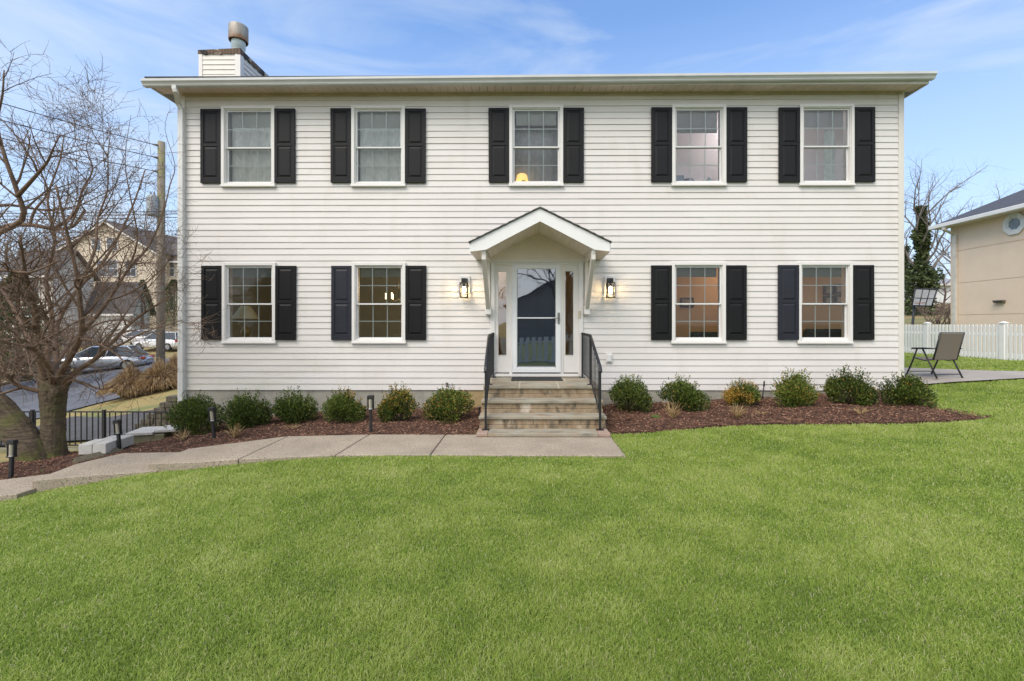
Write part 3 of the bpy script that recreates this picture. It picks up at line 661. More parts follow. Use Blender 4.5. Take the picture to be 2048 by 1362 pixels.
mb = MB(); mb.box(D0+.02, D1-.02, .045, .09, EB+.055, 2.83)
for x0, x1 in ((D0+.12, DC-.03), (DC+.03, D1-.12)):
    for z0, z1 in ((.92, 1.45), (1.60, 2.35), (2.45, 2.72)): mb.box(x0, x1, .035, .046, z0, z1)
mb.build('door_leaf', nav, inner, bevel=.006)
mb = MB(); mb.lathe([(.0, 0), (.03, 0), (.035, .02), (.02, .03), (.012, .05)], (0, 0, 0), 16); mb.xf(Matrix.Translation((D1-.10, -.01, 1.66))@Matrix.Rotation(R(-90), 4, 'X')); mb.build('door_knob', steel, inner)
# doorbell, outlet, faucet, probe on the wall (each its own thing)
o = MB().box(WX(1155.5), WX(1160.5), -.066, -.045, 1.80, 1.935).build('doorbell', M('brass_bell', (.55, .50, .38), .4, var=.05), None, bevel=.004); tag(o, 'slim brass doorbell on the white jamb right of the door', 'doorbell')
ot = thing('outlet_box', 'white covered electrical outlet on the siding below the right lantern', 'outlet box', (WX(1217.3), -.02, 1.0))
mb = MB(); mb.box(WX(1210.5), WX(1224.2), -.045, -.012, .925, 1.105); mb.build('base_plate', white, ot, bevel=.006)
mb = MB(); mb.box(WX(1213.5), WX(1221.2), -.072, -.045, .95, 1.085); mb.build('cover', white2, ot, bevel=.008)
ot = thing('hose_faucet', 'small dark hose faucet on the siding above the bushes', 'faucet', (WX(894.5), -.02, .48))
mb = MB(); fx_ = WX(894.5); mb.tube([(fx_, 0, .49), (fx_, -.06, .49), (fx_, -.085, .455)], [.014, .014, .012], 8); mb.build('spout', M('dull_brass', (.16, .14, .11), .4, metal=.7), ot)
mb = MB(); mb.lathe([(.0, .0), (.026, .0), (.028, .008), (.018, .014), (.0, .014)], (fx_, -.05, .52), 12); mb.build('valve_wheel', M('valve_black', (.03, .03, .035), .5), ot)
mb = MB(); mb.tube([P(1523.5, 808, 8.75), P(1528.0, 770, 8.75)], .011, 6); mb.tube([P(1527.8, 772, 8.75), P(1528.6, 762, 8.75)], [.018, .014], 8); o = mb.build('black_stake', M('stake_black', (.03, .03, .035), .6), None); tag(o, 'thin leaning black stake standing behind the orange bush', 'stake')
mb = MB(); p = G(957, 842); mb.tube([(p.x, p.y+.15, p.z-.05), (p.x, p.y+.15, p.z+.19)], .012, 6); mb.tube([(p.x, p.y+.15, p.z+.17), (p.x, p.y+.15, p.z+.215)], .022, 8); o = mb.build('drain_pipe', MATS['stake_black'], None); tag(o, 'short black vent pipe in the mulch left of the steps', 'pipe')

# front steps
steps = thing('front_steps', 'weathered bluestone steps with tan risers below the front door', 'steps', (.22, Y(6.7), 0))
blue = M('bluestone', (.33, .325, .265), .8, scale=2.6, col2=(.30, .24, .165), bump=.3, bscale=30); mixcol(blue, (.45, .25, .13), noisefac(blue, 3.2, .58, .72, .45)); mixcol(blue, (.12, .105, .08), noisefac(blue, 5, .50, .68, .65, stretch=(.5, 1.5, 1)))
ris = M('riser_stone', (.37, .30, .205), .9, scale=6, col2=(.25, .17, .10), bump=.6, bscale=30, stretch=(1, 1, .5)); mixcol(ris, (.66, .61, .52), noisefac(ris, 4, .58, .72, .6, stretch=(1, 1, .3))); mixcol(ris, (.07, .06, .045), noisefac(ris, 9, .49, .66, .75, stretch=(1, 1, .6)))
SX0, SX1 = -.775, 1.215
tz = [.055, .245, .44, .64]; fr = [6.73, 7.03, 7.33, 7.63]
for k in range(4):
    th = .045 if k else .05; back = Y(fr[k+1])+.06 if k < 3 else -.03
    e = .002*k
    if k < 3:
        cuts = [[SX0, SX0+.17, SX1-.18, SX1], [SX0, SX1], [SX0, SX1]][k] if k == 0 else [SX0+.003*k, SX1-.003*k]
        for a, b in zip(cuts[:-1], cuts[1:]):
            MB().box(a+.001, b-.001, Y(fr[k]), back, tz[k]-th, tz[k]).build('tread', blue if (b-a) > .5 else M('pink_stone', (.40, .30, .25), .85, scale=6, col2=(.30, .2, .15), bump=.3), steps, bevel=.008)
    else:
        xs = [SX0+.01, SX0+.62, SX0+1.28, SX1-.01]
        mb = MB()
        for a, b in zip(xs[:-1], xs[1:]): mb.box(a+.012, b-.012, Y(fr[k]), Y(fr[k])+.62, tz[k]-th, tz[k])
        xs = [SX0+.01, SX0+.5, SX0+1.45, SX1-.01]
        for a, b in zip(xs[:-1], xs[1:]): mb.box(a+.012, b-.012, Y(fr[k])+.645, back, tz[k]-th, tz[k])
        mb.build('landing_stone', blue, steps, bevel=.006)
        MB().box(SX0+.014, SX1-.014, Y(fr[k])+.006, back-.003, tz[k]-th-.004, tz[k]-.007).build('mortar', M('mortar', (.50, .46, .37), .9, var=.1, scale=12), steps)
    # riser below this tread: courses of split stone set back under the nosing
    zb_ = tz[k-1] if k else -.02
    if k:
        mb = MB(); x = SX0+.02; zl, zm_, zh = zb_, zb_+(tz[k]-th-zb_)*.42, tz[k]-th
        mb.box(SX0+.012, SX1-.012, Y(fr[k])+.022, Y(fr[k])+.5, zl, zm_-.004); 
        while x < SX1-.03:
            x2 = min(x+rng.uniform(.22, .55), SX1-.02); mb.box(x, x2-.004, Y(fr[k])+.03+rng.uniform(0, .006), Y(fr[k])+.5, zm_, zh); x = x2
        mb.build('riser', ris, steps, bevel=.004)
MB().box(SX0+.03, SX1-.03, Y(7.70), -.012, -.25, .585).build('step_core', ris, steps)
# doormat
o = MB().box(-.32, .63, Y(8.30), Y(8.83), tz[3]+.001, tz[3]+.014).build('doormat', M('mat_rubber', (.035, .035, .037), .9, scale=60, var=.3, bump=.8, bscale=160), None, bevel=.004); tag(o, 'dark grey doormat on the landing before the storm door', 'doormat')

# iron railings
iron = M('black_iron', (.018, .019, .023), .45, var=.2, scale=12, spec=.5)
def railing(xw, xl, xb, label):
    th = thing('stair_railing', label, 'railing', (xl, Y(7.8), tz[3]), 'black iron railings of the front steps')
    w_ = (xw, Y(8.84)); l_ = (xl, Y(7.79)); b_ = (xb, Y(6.97))
    def post(p, z0, z1, r_=.016):
        mb = MB(); mb.box(p[0]-r_, p[0]+r_, p[1]-r_, p[1]+r_, z0, z1); mb.box(p[0]-.055, p[0]+.055, p[1]-.045, p[1]+.045, z0, z0+.008)
        for s_ in (-1, 1): mb.lathe([(.0, .016), (.01, .016), (.012, .008)], (p[0]+s_*.038, p[1], z0), 6)
        mb.build('post', iron, th)
    z1, z2, z3 = 1.50, 1.485, .985
    post(w_, tz[3], z1-.01); post(l_, tz[3], z2-.01); post(b_, tz[0], z3-.01)
    mb = MB(); pts = [(w_[0], w_[1]+.02, z1), (l_[0], l_[1]+.03, z2+.005), (l_[0], l_[1]-.03, z2-.02), (b_[0], b_[1]-.01, z3+.04), (b_[0], b_[1]-.05, z3+.0), (b_[0], b_[1]-.06, z3-.05)]
    k = 0
    for i, p in enumerate(pts):
        n_ = 10
        for j in range(n_):
            a = 2*math.pi*j/n_; mb.v.append((p[0]+.025*math.cos(a), p[1]+(0 if i < 4 else .014*math.sin(a)), p[2]+(.014*math.sin(a) if i < 5 else 0)))
    for i in range(len(pts)-1):
        for j in range(10): j2 = (j+1) % 10; mb.f.append((i*10+j, i*10+j2, i*10+10+j2, i*10+10+j)); mb.sm.append(True); mb.c.append(None)
    mb.f += [tuple(range(10)), tuple(range(50, 60))]; mb.sm += [False]*2; mb.c += [None]*2
    mb.build('handrail', iron, th)
    zb1, zb2 = .735, .30
    mb = MB(); mb.tube([(w_[0], w_[1], zb1), (l_[0], l_[1], zb1-.01)], .011, 4); mb.tube([(l_[0], l_[1], zb1-.01), (b_[0], b_[1], zb2)], .011, 4)
    mb.tube([(w_[0], w_[1], z1-.025), (l_[0], l_[1], z2-.02)], .010, 4); mb.tube([(l_[0], l_[1], z2-.03), (b_[0], b_[1], z3-.0)], .010, 4); mb.build('bottom_rail', iron, th)
    for n_, p, q, t0, t1, u0, u1 in ((8, w_, l_, z1-.02, z2-.02, zb1, zb1-.01), (7, l_, b_, z2-.03, z3, zb1-.01, zb2)):
        for i in range(1, n_):
            f = i/n_; mb = MB(); x, y = p[0]+(q[0]-p[0])*f, p[1]+(q[1]-p[1])*f; mb.box(x-.0065, x+.0065, y-.0065, y+.0065, u0+(u1-u0)*f, t0+(t1-t0)*f); mb.build('baluster', iron, th)
railing(-.685, -.675, -.655, 'black iron stair railing on the left side of the steps')
railing(1.045, 1.06, 1.095, 'black iron stair railing on the right side of the steps')

# wall lanterns
warm = (1.0, .54, .20)
def sconce(x, label):
    th = thing('wall_lantern', label, 'lantern', (x, -.02, 2.2), 'lit wall lanterns beside the door')
    s_ = 1 if x > 0 else -1
    MB().box(x-.105, x+.105, -.040, -.005, 2.28, 2.62).build('mounting_block', white, th, bevel=.006)
    MB().box(x-.055, x+.055, -.068, -.041, 2.30, 2.57).build('back_plate', M('lantern_black', (.015, .015, .015), .4), th, bevel=.003)
    mb = MB(); cy, hw, z0, z1 = -.150, .068, 2.18, 2.545; lm = MATS['lantern_black']
    for sx in (-1, 1):
        for sy in (-1, 1): mb.box(x+sx*hw-.008, x+sx*hw+.008, cy+sy*hw-.008, cy+sy*hw+.008, z0, 2.475)
    mb.box(x-hw, x+hw, cy-hw-.008, cy-hw+.008, z0, z0+.014); mb.box(x-hw, x+hw, cy+hw-.008, cy+hw+.008, z0, z0+.014); mb.box(x-hw-.008, x-hw+.008, cy-hw, cy+hw, z0, z0+.014); mb.box(x+hw-.008, x+hw+.008, cy-hw, cy+hw, z0, z0+.014)
    mb.box(x-hw-.008, x+hw+.008, cy-hw-.008, cy+hw+.008, 2.465, 2.478); mb.box(x-.045, x+.045, cy-.045, cy+.045, 2.478, 2.56); mb.box(x-.02, x+.02, cy+.04, -.068, 2.52, 2.55)
    mb.build('lantern_frame', lm, th)
    mb = MB(); mb.tube([(x, cy, z0+.02), (x, cy, 2.46)], .045, 20, caps=False); mb.build('glass_cylinder', glassmat('lantern_glass', (.97, .95, .9), .4, wav=0), th)
    mb = MB(); mb.lathe([(.0, -.03), (.022, -.02), (.034, .015), (.036, .045), (.026, .08), (.014, .10)], (x, cy, 2.30), 16); mb.build('bulb', emis('lantern_bulb', (1, .72, .36), 50), th)
    mb = MB(); mb.lathe([(.015, 0), (.016, .065)], (x, cy, 2.40), 10); mb.build('socket', lm, th)
    for yy, e in ((cy, 34),):
        l_ = bpy.data.lights.new('lantern_light', 'POINT'); l_.energy = e; l_.color = warm; l_.shadow_soft_size = .03
        ob = bpy.data.objects.new('lantern_light', l_); COL.objects.link(ob); ob.parent = th; ob.location = (0, yy+.02, 2.33-2.2)
sconce(WX(930.2), 'lit black box lantern on the siding left of the door canopy')
sconce(WX(1218.5), 'lit black box lantern on the siding right of the door canopy')

# things seen through the windows
def sheer(x0, x1, z0, z1, y, col, nm, label, alpha=0):
    mb = MB(); n_ = 60; 
    for i in range(n_):
        a, b = i/n_, (i+1)/n_; ya, yb = y+.005*math.sin(a*52+x0)+.0018*math.sin(a*131), y+.005*math.sin(b*52+x0)+.0018*math.sin(b*131)
        mb.face([(x0+(x1-x0)*a, ya, z0), (x0+(x1-x0)*b, yb, z0), (x0+(x1-x0)*b, yb, z1), (x0+(x1-x0)*a, ya, z1)], True)
    o = mb.build('curtain', M(nm, col, .9, var=.12, scale=14, stretch=(1, 1, .6)), None); tag(o, label, 'curtain'); return o
def blind(xc, zt, h_, label, col=(.88, .88, .86), nm='blind_white'):
    mb = MB(); z = zt; i = 0
    while z > zt-h_: mb.prism([(.082, z), (.104, z-.016), (.107, z-.014), (.085, z+.002)], (xc-.40, xc+.40), 'x'); z -= .016
    mb.box(xc-.40, xc+.40, .075, .115, zt-.04, zt); o = mb.build('window_blind', M(nm, col, .6, var=.04), None); tag(o, label, 'blind'); return o
sheer(upX[0]-.42, upX[0]+.42, UZ+.05, UZ+1.46, .125, (.93, .92, .87), 'sheer_pale', 'pale sheer curtain behind the upper window farthest left')
sheer(upX[1]-.42, upX[1]+.42, UZ+.05, UZ+1.46, .125, (.90, .90, .88), 'sheer_grey', 'pale grey sheer curtain behind the second upper window')
sheer(upX[2]-.5, upX[2]+.5, UZ, UZ+1.5, .36, (.60, .59, .60), 'sheer_dark', 'dark grey sheer curtain behind the upper window over the canopy')
blind(upX[0], UZ+1.50, .28, 'short raised blind at the top of the upper window farthest left')
blind(upX[1], UZ+1.50, .30, 'short raised blind at the top of the second upper window')
blind(upX[2], UZ+1.50, .26, 'short raised blind in the upper window over the canopy')
blind(upX[3], UZ+1.50, .42, 'raised white blind in the fourth upper window', (.80, .78, .82), 'blind_lilac')
blind(upX[4], UZ+1.50, .32, 'raised white blind in the upper window farthest right', (.80, .78, .82), 'blind_lilac')
for i, nm in enumerate(('farthest left', 'second from left', 'just right of the door', 'farthest right')): blind(loX[i], LZ+1.50, .20, 'short raised grey blind in the lower window '+nm, (.42, .45, .42), 'blind_grey')
lp = sheer(upX[4]+.13, upX[4]+.36, UZ, UZ+1.2, .26, (.86, .90, .88), 'sheer_white', 'white curtain edge in the upper window farthest right')
# shade lamps
def shade_lamp(name, x, y, z, r0, r1, h_, mat_, bm, label, foot):
    th = thing(name, label, 'lamp', (x, y, foot)); mb = MB(); mb.lathe([(r1, 0), (r0, h_)], (x, y, z), 28); mb.build('lamp_shade', mat_, th)
    mb = MB(); mb.lathe([(.0, 0), (.09, 0), (.09, .02), (.03, .05), (.07, .16), (.09, .25), (.03, .34), (.012, .40), (.012, z-foot+.05)], (x, y, foot), 16); mb.build('lamp_base', bm, th); return th
shade_lamp('table_lamp', WX(492)*1.06-.02, .55, 1.79, .09, .26, .27, M('linen_shade', (.85, .76, .50), .8, var=.04), M('brass_lamp', (.35, .26, .08), .4, metal=.5), 'table lamp with cream shade behind the lower window farthest left', 1.28)
th = thing('side_table', 'dark side table carrying the cream lamp inside the lower left window', 'table', (WX(492)*1.06, .55, .66)); MB().box(WX(492)*1.06-.4, WX(492)*1.06+.4, .3, .8, 1.24, 1.28).build('table_top', M('dark_wood', (.06, .04, .03), .5), th)
for sx in (-.36, .36):
    for sy in (.34, .76): MB().box(WX(492)*1.06+sx-.02, WX(492)*1.06+sx+.02, sy-.02, sy+.02, .66, 1.24).build('leg', MATS['dark_wood'], th)
# glowing stained shade lamp upstairs
xx = P(1044, 350, 9.1).x
th = thing('glass_shade_lamp', 'small lit lamp with yellow shade in the upper window over the canopy', 'lamp', (xx, .20, 4.40))
mb = MB(); mb.lathe([(.125, 0), (.12, .03), (.10, .12), (.07, .145), (.0, .15)], (xx, .24, 4.55), 20)
# scalloped rim
for i in range(20*2):
    pass
mb.build('lamp_shade', emis('amber_shade', (1, .60, .20), .75), th)
mb = MB(); mb.lathe([(.0, 0), (.12, 0), (.13, .05), (.09, .10), (.02, .15)], (xx+.03, .24, 4.43), 14); mb.build('lamp_base', M('green_ceramic', (.12, .25, .15), .4), th)
# candle chandelier in the second lower window
cx_ = P(797, 590, 9.9).x
th = thing('candle_chandelier', 'chandelier with lit white candles seen in the second lower window', 'chandelier', (cx_, 1.0, 2.2))
mb = MB(); mb.tube([(cx_, 1.0, 3.24), (cx_, 1.0, 2.25)], .01, 6)
for k in range(6): a = k*math.pi/3+.25; mb.tube([(cx_, 1.0, 2.22), (cx_+.16*math.cos(a), 1.0+.16*math.sin(a), 2.15), (cx_+.27*math.cos(a), 1+.27*math.sin(a), 2.22)], .007, 5)
mb.build('chandelier_frame', M('chandelier_iron', (.05, .04, .03), .5), th)
for k in range(6): a = k*math.pi/3+.25; MB().tube([(cx_+.27*math.cos(a), 1+.27*math.sin(a), 2.22), (cx_+.27*math.cos(a), 1+.27*math.sin(a), 2.35)], .014, 8).build('candle', emis('candle_glow', (1, .78, .42), 2.0), th)
l_ = bpy.data.lights.new('chandelier_light', 'POINT'); l_.energy = 11; l_.color = (1, .72, .42); l_.shadow_soft_size = .25; ob = bpy.data.objects.new('chandelier_light', l_); COL.objects.link(ob); ob.parent = th; ob.location = (0, 0, .25)
# pictures on the orange wall, sofa and chairs
def picture(px, py, w_, h_, label):
    p = P(px, py, 8.92+1.28); th = thing('framed_picture', label, 'picture', (p.x, 1.28, p.z)); MB().box(p.x-w_/2, p.x+w_/2, 1.265, 1.298, p.z-h_/2, p.z+h_/2).build('frame', MATS['dark_wood'], th, bevel=.003)
    MB().box(p.x-w_/2+.04, p.x+w_/2-.04, 1.260, 1.264, p.z-h_/2+.04, p.z+h_/2-.04).build('print', M('print_buff', (.55, .42, .32), .7, var=.3, scale=12), th)
picture(1374, 605, .30, .22, 'framed print on the orange wall in the third lower window')
picture(1657, 580, .22, .22, 'upper left framed print in the lower window farthest right'); picture(1677, 578, .18, .22, 'upper right framed print in the lower window farthest right')
picture(1657, 600, .22, .18, 'lower left framed print in the lower window farthest right'); picture(1678, 599, .18, .2, 'lower right framed print in the lower window farthest right')
def sofa(x0, x1, y0, zb_, zt__, label):
    th = thing('sofa', label, 'sofa', ((x0+x1)/2, y0, .66)); y0 -= .0; m = M('sofa_fabric', (.055, .06, .075), .9, var=.3, scale=14)
    MB().box(x0, x1, y0, y0+.2, zb_, zt__).build('backrest', m, th, bevel=.06); MB().box(x0, x1, y0+.2, y0+.75, zb_, zb_+.3).build('seat', m, th, bevel=.05)
    for a in (x0-.14, x1): MB().box(a, a+.14, y0, y0+.75, zb_, zb_+.48).build('armrest', m, th, bevel=.04)
sofa(3.35, 4.3, .42, .70, 1.52, 'dark fabric sofa behind the third lower window'); sofa(5.7, 6.95, .42, .70, 1.58, 'dark fabric sofa behind the lower window farthest right')
def added_ceiling_lamp(x, y, z, e, col, label):  # added lamps, out of view, that make the windows glow
    th = thing('added_ceiling_lamp', label, 'lamp', (x, y, z)); mb = MB(); mb.lathe([(.0, -.09), (.10, -.07), (.15, -.02), (.15, .0)], (x, y, z), 20); mb.build('lamp_shade', emis('added_lamp_glass', (1, .78, .5), 1.5), th)
    mb = MB(); mb.lathe([(.16, .0), (.16, .03), (.0, .03)], (x, y, z), 20); mb.build('lamp_base', white2, th)
    l_ = bpy.data.lights.new('added_room_light', 'POINT'); l_.energy = e; l_.color = col; l_.shadow_soft_size = .12; ob = bpy.data.objects.new('added_room_light', l_); COL.objects.link(ob); ob.parent = th; ob.location = (0, 0, -.18)
added_ceiling_lamp(4.6, .65, 3.18, 5, (1, .80, .56), 'added unseen ceiling lamp brightening the orange walled room')
added_ceiling_lamp(-.95, .6, 3.18, 2.2, (1, .86, .58), 'added unseen ceiling lamp brightening the hall behind the left sidelight')
added_ceiling_lamp(4.6, .6, 6.12, 7.5, (1, .95, .97), 'added unseen ceiling lamp brightening the lilac walled upper room')
# desk items in the fourth upper window
xd = upX[3]; th = thing('office_chair', 'blue grey rounded chair back seen in the fourth upper window', 'chair', (xd+.05, .8, 3.5)); mb = MB(); mb.lathe([(.0, .33), (.10, .31), (.17, .22), (.20, .08), (.20, -.15)], (xd+.08, .80, 4.45), 20); mb.build('backrest', M('chair_blue', (.22, .26, .34), .8), th)
MB().box(xd-.2, xd+.35, .65, 1.1, 3.92, 4.02).build('seat', MATS['chair_blue'], th, bevel=.03); MB().tube([(xd+.08, .9, 3.5), (xd+.08, .9, 3.92)], .04, 8).build('base', MATS['lantern_black'], th)
th = thing('desk', 'white desk edge inside the fourth upper window', 'desk', (xd, .4, 3.5)); MB().box(xd-.6, xd+.6, .2, .62, 4.40, 4.44).build('desk_top', white, th)
for sx in (-.56, .52): MB().box(xd+sx, xd+sx+.04, .22, .6, 3.5, 4.40).build('leg', white, th)
o = MB().lathe([(.0, 0), (.045, 0), (.05, .02), (.05, .15), (.03, .17), (.03, .20), (.0, .20)], (xd+.33, .30, 4.445), 16).build('bottle', M('pale_plastic', (.62, .74, .78), .3), None); tag(o, 'pale bottle on the desk in the fourth upper window', 'bottle')
o = MB().box(xd-.40, xd-.14, .40, .43, 4.445, 4.72).build('desk_screen', M('screen_blue', (.33, .40, .50), .3), None, bevel=.006); tag(o, 'blue grey screen on the desk in the fourth upper window', 'screen')
# ------------------------------------------------------------------ foliage helpers
def tintmat(name, stops, rough=.6, attr='tint', trans=.0, spec=.3):
    if name in MATS: return MATS[name]
    m = bpy.data.materials.new(name); m.use_nodes = True; t = m.node_tree; b = t.nodes['Principled BSDF']
    a = t.nodes.new('ShaderNodeAttribute'); a.attribute_name = attr; r_ = t.nodes.new('ShaderNodeValToRGB'); e = r_.color_ramp.elements
    e[0].position = stops[0][0]; e[0].color = (*stops[0][1], 1); e[1].position = stops[-1][0]; e[1].color = (*stops[-1][1], 1)
    for p, c in stops[1:-1]: q = e.new(p); q.color = (*c, 1)
    t.links.new(a.outputs['Fac'], r_.inputs[0]); t.links.new(r_.outputs[0], b.inputs['Base Color']); b.inputs['Roughness'].default_value = rough; b.inputs['Specular IOR Level'].default_value = spec
    if trans:
        tl = t.nodes.new('ShaderNodeBsdfTranslucent'); t.links.new(r_.outputs[0], tl.inputs[0]); mx_ = t.nodes.new('ShaderNodeMixShader'); mx_.inputs[0].default_value = trans
        t.links.new(b.outputs[0], mx_.inputs[1]); t.links.new(tl.outputs[0], mx_.inputs[2]); t.links.new(mx_.outputs[0], t.nodes['Material Output'].inputs[0])
    MATS[name] = m; return m
def leaves(name, C, D, Nn, ln, wd, tint, mat, parent=None):
    """C centres, D leaf directions, Nn normals (N,3); one folded rhombus each"""
    off = np.array(OFF[parent]) if parent is not None else np.zeros(3)
    D = D/np.linalg.norm(D, axis=1, keepdims=True); W_ = np.cross(D, Nn); W_ /= np.linalg.norm(W_, axis=1, keepdims=True)+1e-9; U_ = np.cross(W_, D)
    n_ = len(C); V = np.empty((n_, 4, 3)); ln = np.asarray(ln).reshape(-1, 1); wd = np.asarray(wd).reshape(-1, 1)
    V[:, 0] = C; V[:, 1] = C+D*ln*.5+W_*wd+U_*wd*.4; V[:, 2] = C+D*ln; V[:, 3] = C+D*ln*.5-W_*wd+U_*wd*.4
    me = bpy.data.meshes.new(name); me.vertices.add(4*n_); me.vertices.foreach_set('co', (V-off).ravel())
    k = np.arange(n_)*4; lo = np.stack([k, k+1, k+2, k, k+2, k+3], 1).ravel()
    me.loops.add(6*n_); me.loops.foreach_set('vertex_index', lo); me.polygons.add(2*n_); me.polygons.foreach_set('loop_start', np.arange(2*n_)*3)
    me.update(); me.validate()
    at_ = me.attributes.new('tint', 'FLOAT', 'FACE'); at_.data.foreach_set('value', np.repeat(tint, 2).astype(np.float32))
    me.materials.append(mat); o = bpy.data.objects.new(name, me); COL.objects.link(o); OFF[o] = Vector(off)
    if parent is not None: o.parent = parent
    return o
def hairs(name, pts, rad, tone, mat, parent=None):
    """pts (N,K,3) -> one hair curves object"""
    off = np.array(OFF[parent]) if parent is not None else np.zeros(3)
    n_, k = pts.shape[:2]; cu = bpy.data.hair_curves.new(name); cu.add_curves([k]*n_)
    cu.attributes['position'].data.foreach_set('vector', (pts-off).astype(np.float32).ravel())
    ra = cu.attributes.get('radius') or cu.attributes.new('radius', 'FLOAT', 'POINT'); ra.data.foreach_set('value', rad.astype(np.float32).ravel())
    ta = cu.attributes.new('tone', 'FLOAT', 'CURVE'); ta.data.foreach_set('value', tone.astype(np.float32))
    cu.materials.append(mat); o = bpy.data.objects.new(name, cu); COL.objects.link(o)
    if parent is not None: o.parent = parent
    return o
def unit(n_):
    v = NR.normal(0, 1, (n_, 3)); return v/np.linalg.norm(v, axis=1, keepdims=True)

# ------------------------------------------------------------------ lawn
grassm = tintmat('grass_blade', [(0, (.10, .18, .028)), (.25, (.225, .325, .050)), (.55, (.375, .48, .096)), (.8, (.51, .57, .18)), (.92, (.62, .61, .32)), (1, (.68, .62, .42))], .55, 'tone', .35, .35)
walk = [(1.24, Y(6.95)), (1.235, Y(5.82)), (-2.45, Y(5.83)), (-3.66, Y(5.75)), (-4.25, Y(5.72)), (-4.84, Y(5.77)), (-5.4, Y(5.62)), (-6.04, Y(5.5)), (-6.15, Y(5.28)), (-7.0, Y(5.0)), (-8.0, Y(4.6)), (-10, Y(4.2)), (-11, .5), (1.24, .5)]
patioP = [(7.25, Y(9.07)), (9, Y(9.02)), (11, Y(9.07)), (12.25, Y(9.3)), (11.3, Y(9.58)), (10.3, Y(10.07)), (9.3, Y(10.97)), (8.7, Y(11.97)), (7.25, Y(12.6))]
def lawn(name, x0, x1, y0, y1, dens, h0, h1, rad, ex=None, dpow=1.35, dref=2.2):
    area = (x1-x0)*(y1-y0); n_ = int(area*dens); q = NR.uniform((x0, y0), (x1, y1), (n_, 2))
    d = np.hypot(q[:, 0]*.75, q[:, 1]-CAMY); keep = NR.random(n_) < np.minimum(1, (dref/np.maximum(d, .3))**dpow); q, d = q[keep], d[keep]
    jit = q+NR.normal(0, .02, q.shape)
    bad = inpoly(jit, walk)|inpoly(jit, RB)|((q[:, 1] > .0) & (q[:, 0] < 7.33))|inpoly(q, patioP)
    if ex is not None: bad |= ex(q)
    # view cone with a generous margin
    bad |= (np.abs(q[:, 0]-.0) > 1.28*(q[:, 1]-CAMY)+1.2)
    q, d = q[~bad], d[~bad]; n_ = len(q); z = HN(q)
    pn = vnoise(q, .9); pn2 = vnoise(q+7, 2.6); pn3 = vnoise(q-3, 9.)
    hh = NR.uniform(h0, h1, n_)*(1+.05*pn2+.10*pn3); an = NR.uniform(0, 6.283, n_); lean = NR.uniform(.1, .8, n_)*hh
    cu_ = np.stack([np.cos(an)*lean, np.sin(an)*lean], 1)+.10*hh[:, None]*np.stack([np.sin(6*pn3), np.cos(5*pn3)], 1)
    pts = np.empty((n_, 3, 3)); pts[:, 0, :2] = q; pts[:, 0, 2] = z-.004
    pts[:, 1, :2] = q+cu_*.35; pts[:, 1, 2] = z+hh*.62; pts[:, 2, :2] = q+cu_; pts[:, 2, 2] = z+hh*NR.uniform(.75, 1.05, n_)
    r_ = rad*(np.maximum(d, 2.0)/2.2)**.75*NR.uniform(.7, 1.3, n_); rr = np.stack([r_, r_*.85, r_*.15], 1)
    tone = .47+.03*pn+.04*pn2+.06*pn3+NR.normal(0, .17, n_); dead = NR.random(n_) < .045; tone = np.where(dead, NR.uniform(.88, 1, n_), np.clip(tone, .05, .86))
    o = hairs(name, pts, rr, tone, grassm); o['kind'] = 'stuff'; print(name, n_); return o
lawn('lawn_grass', -9.5, 11.5, -8.6, -5.2, 30000, .018, .040, .00115)
lawn('lawn_grass', -9.5, 12.5, -5.2, .35, 26000, .018, .040, .00125)
lawn('lawn_grass', 7.3, 14.5, .35, 11, 5000, .04, .07, .003, dpow=.8, dref=6)

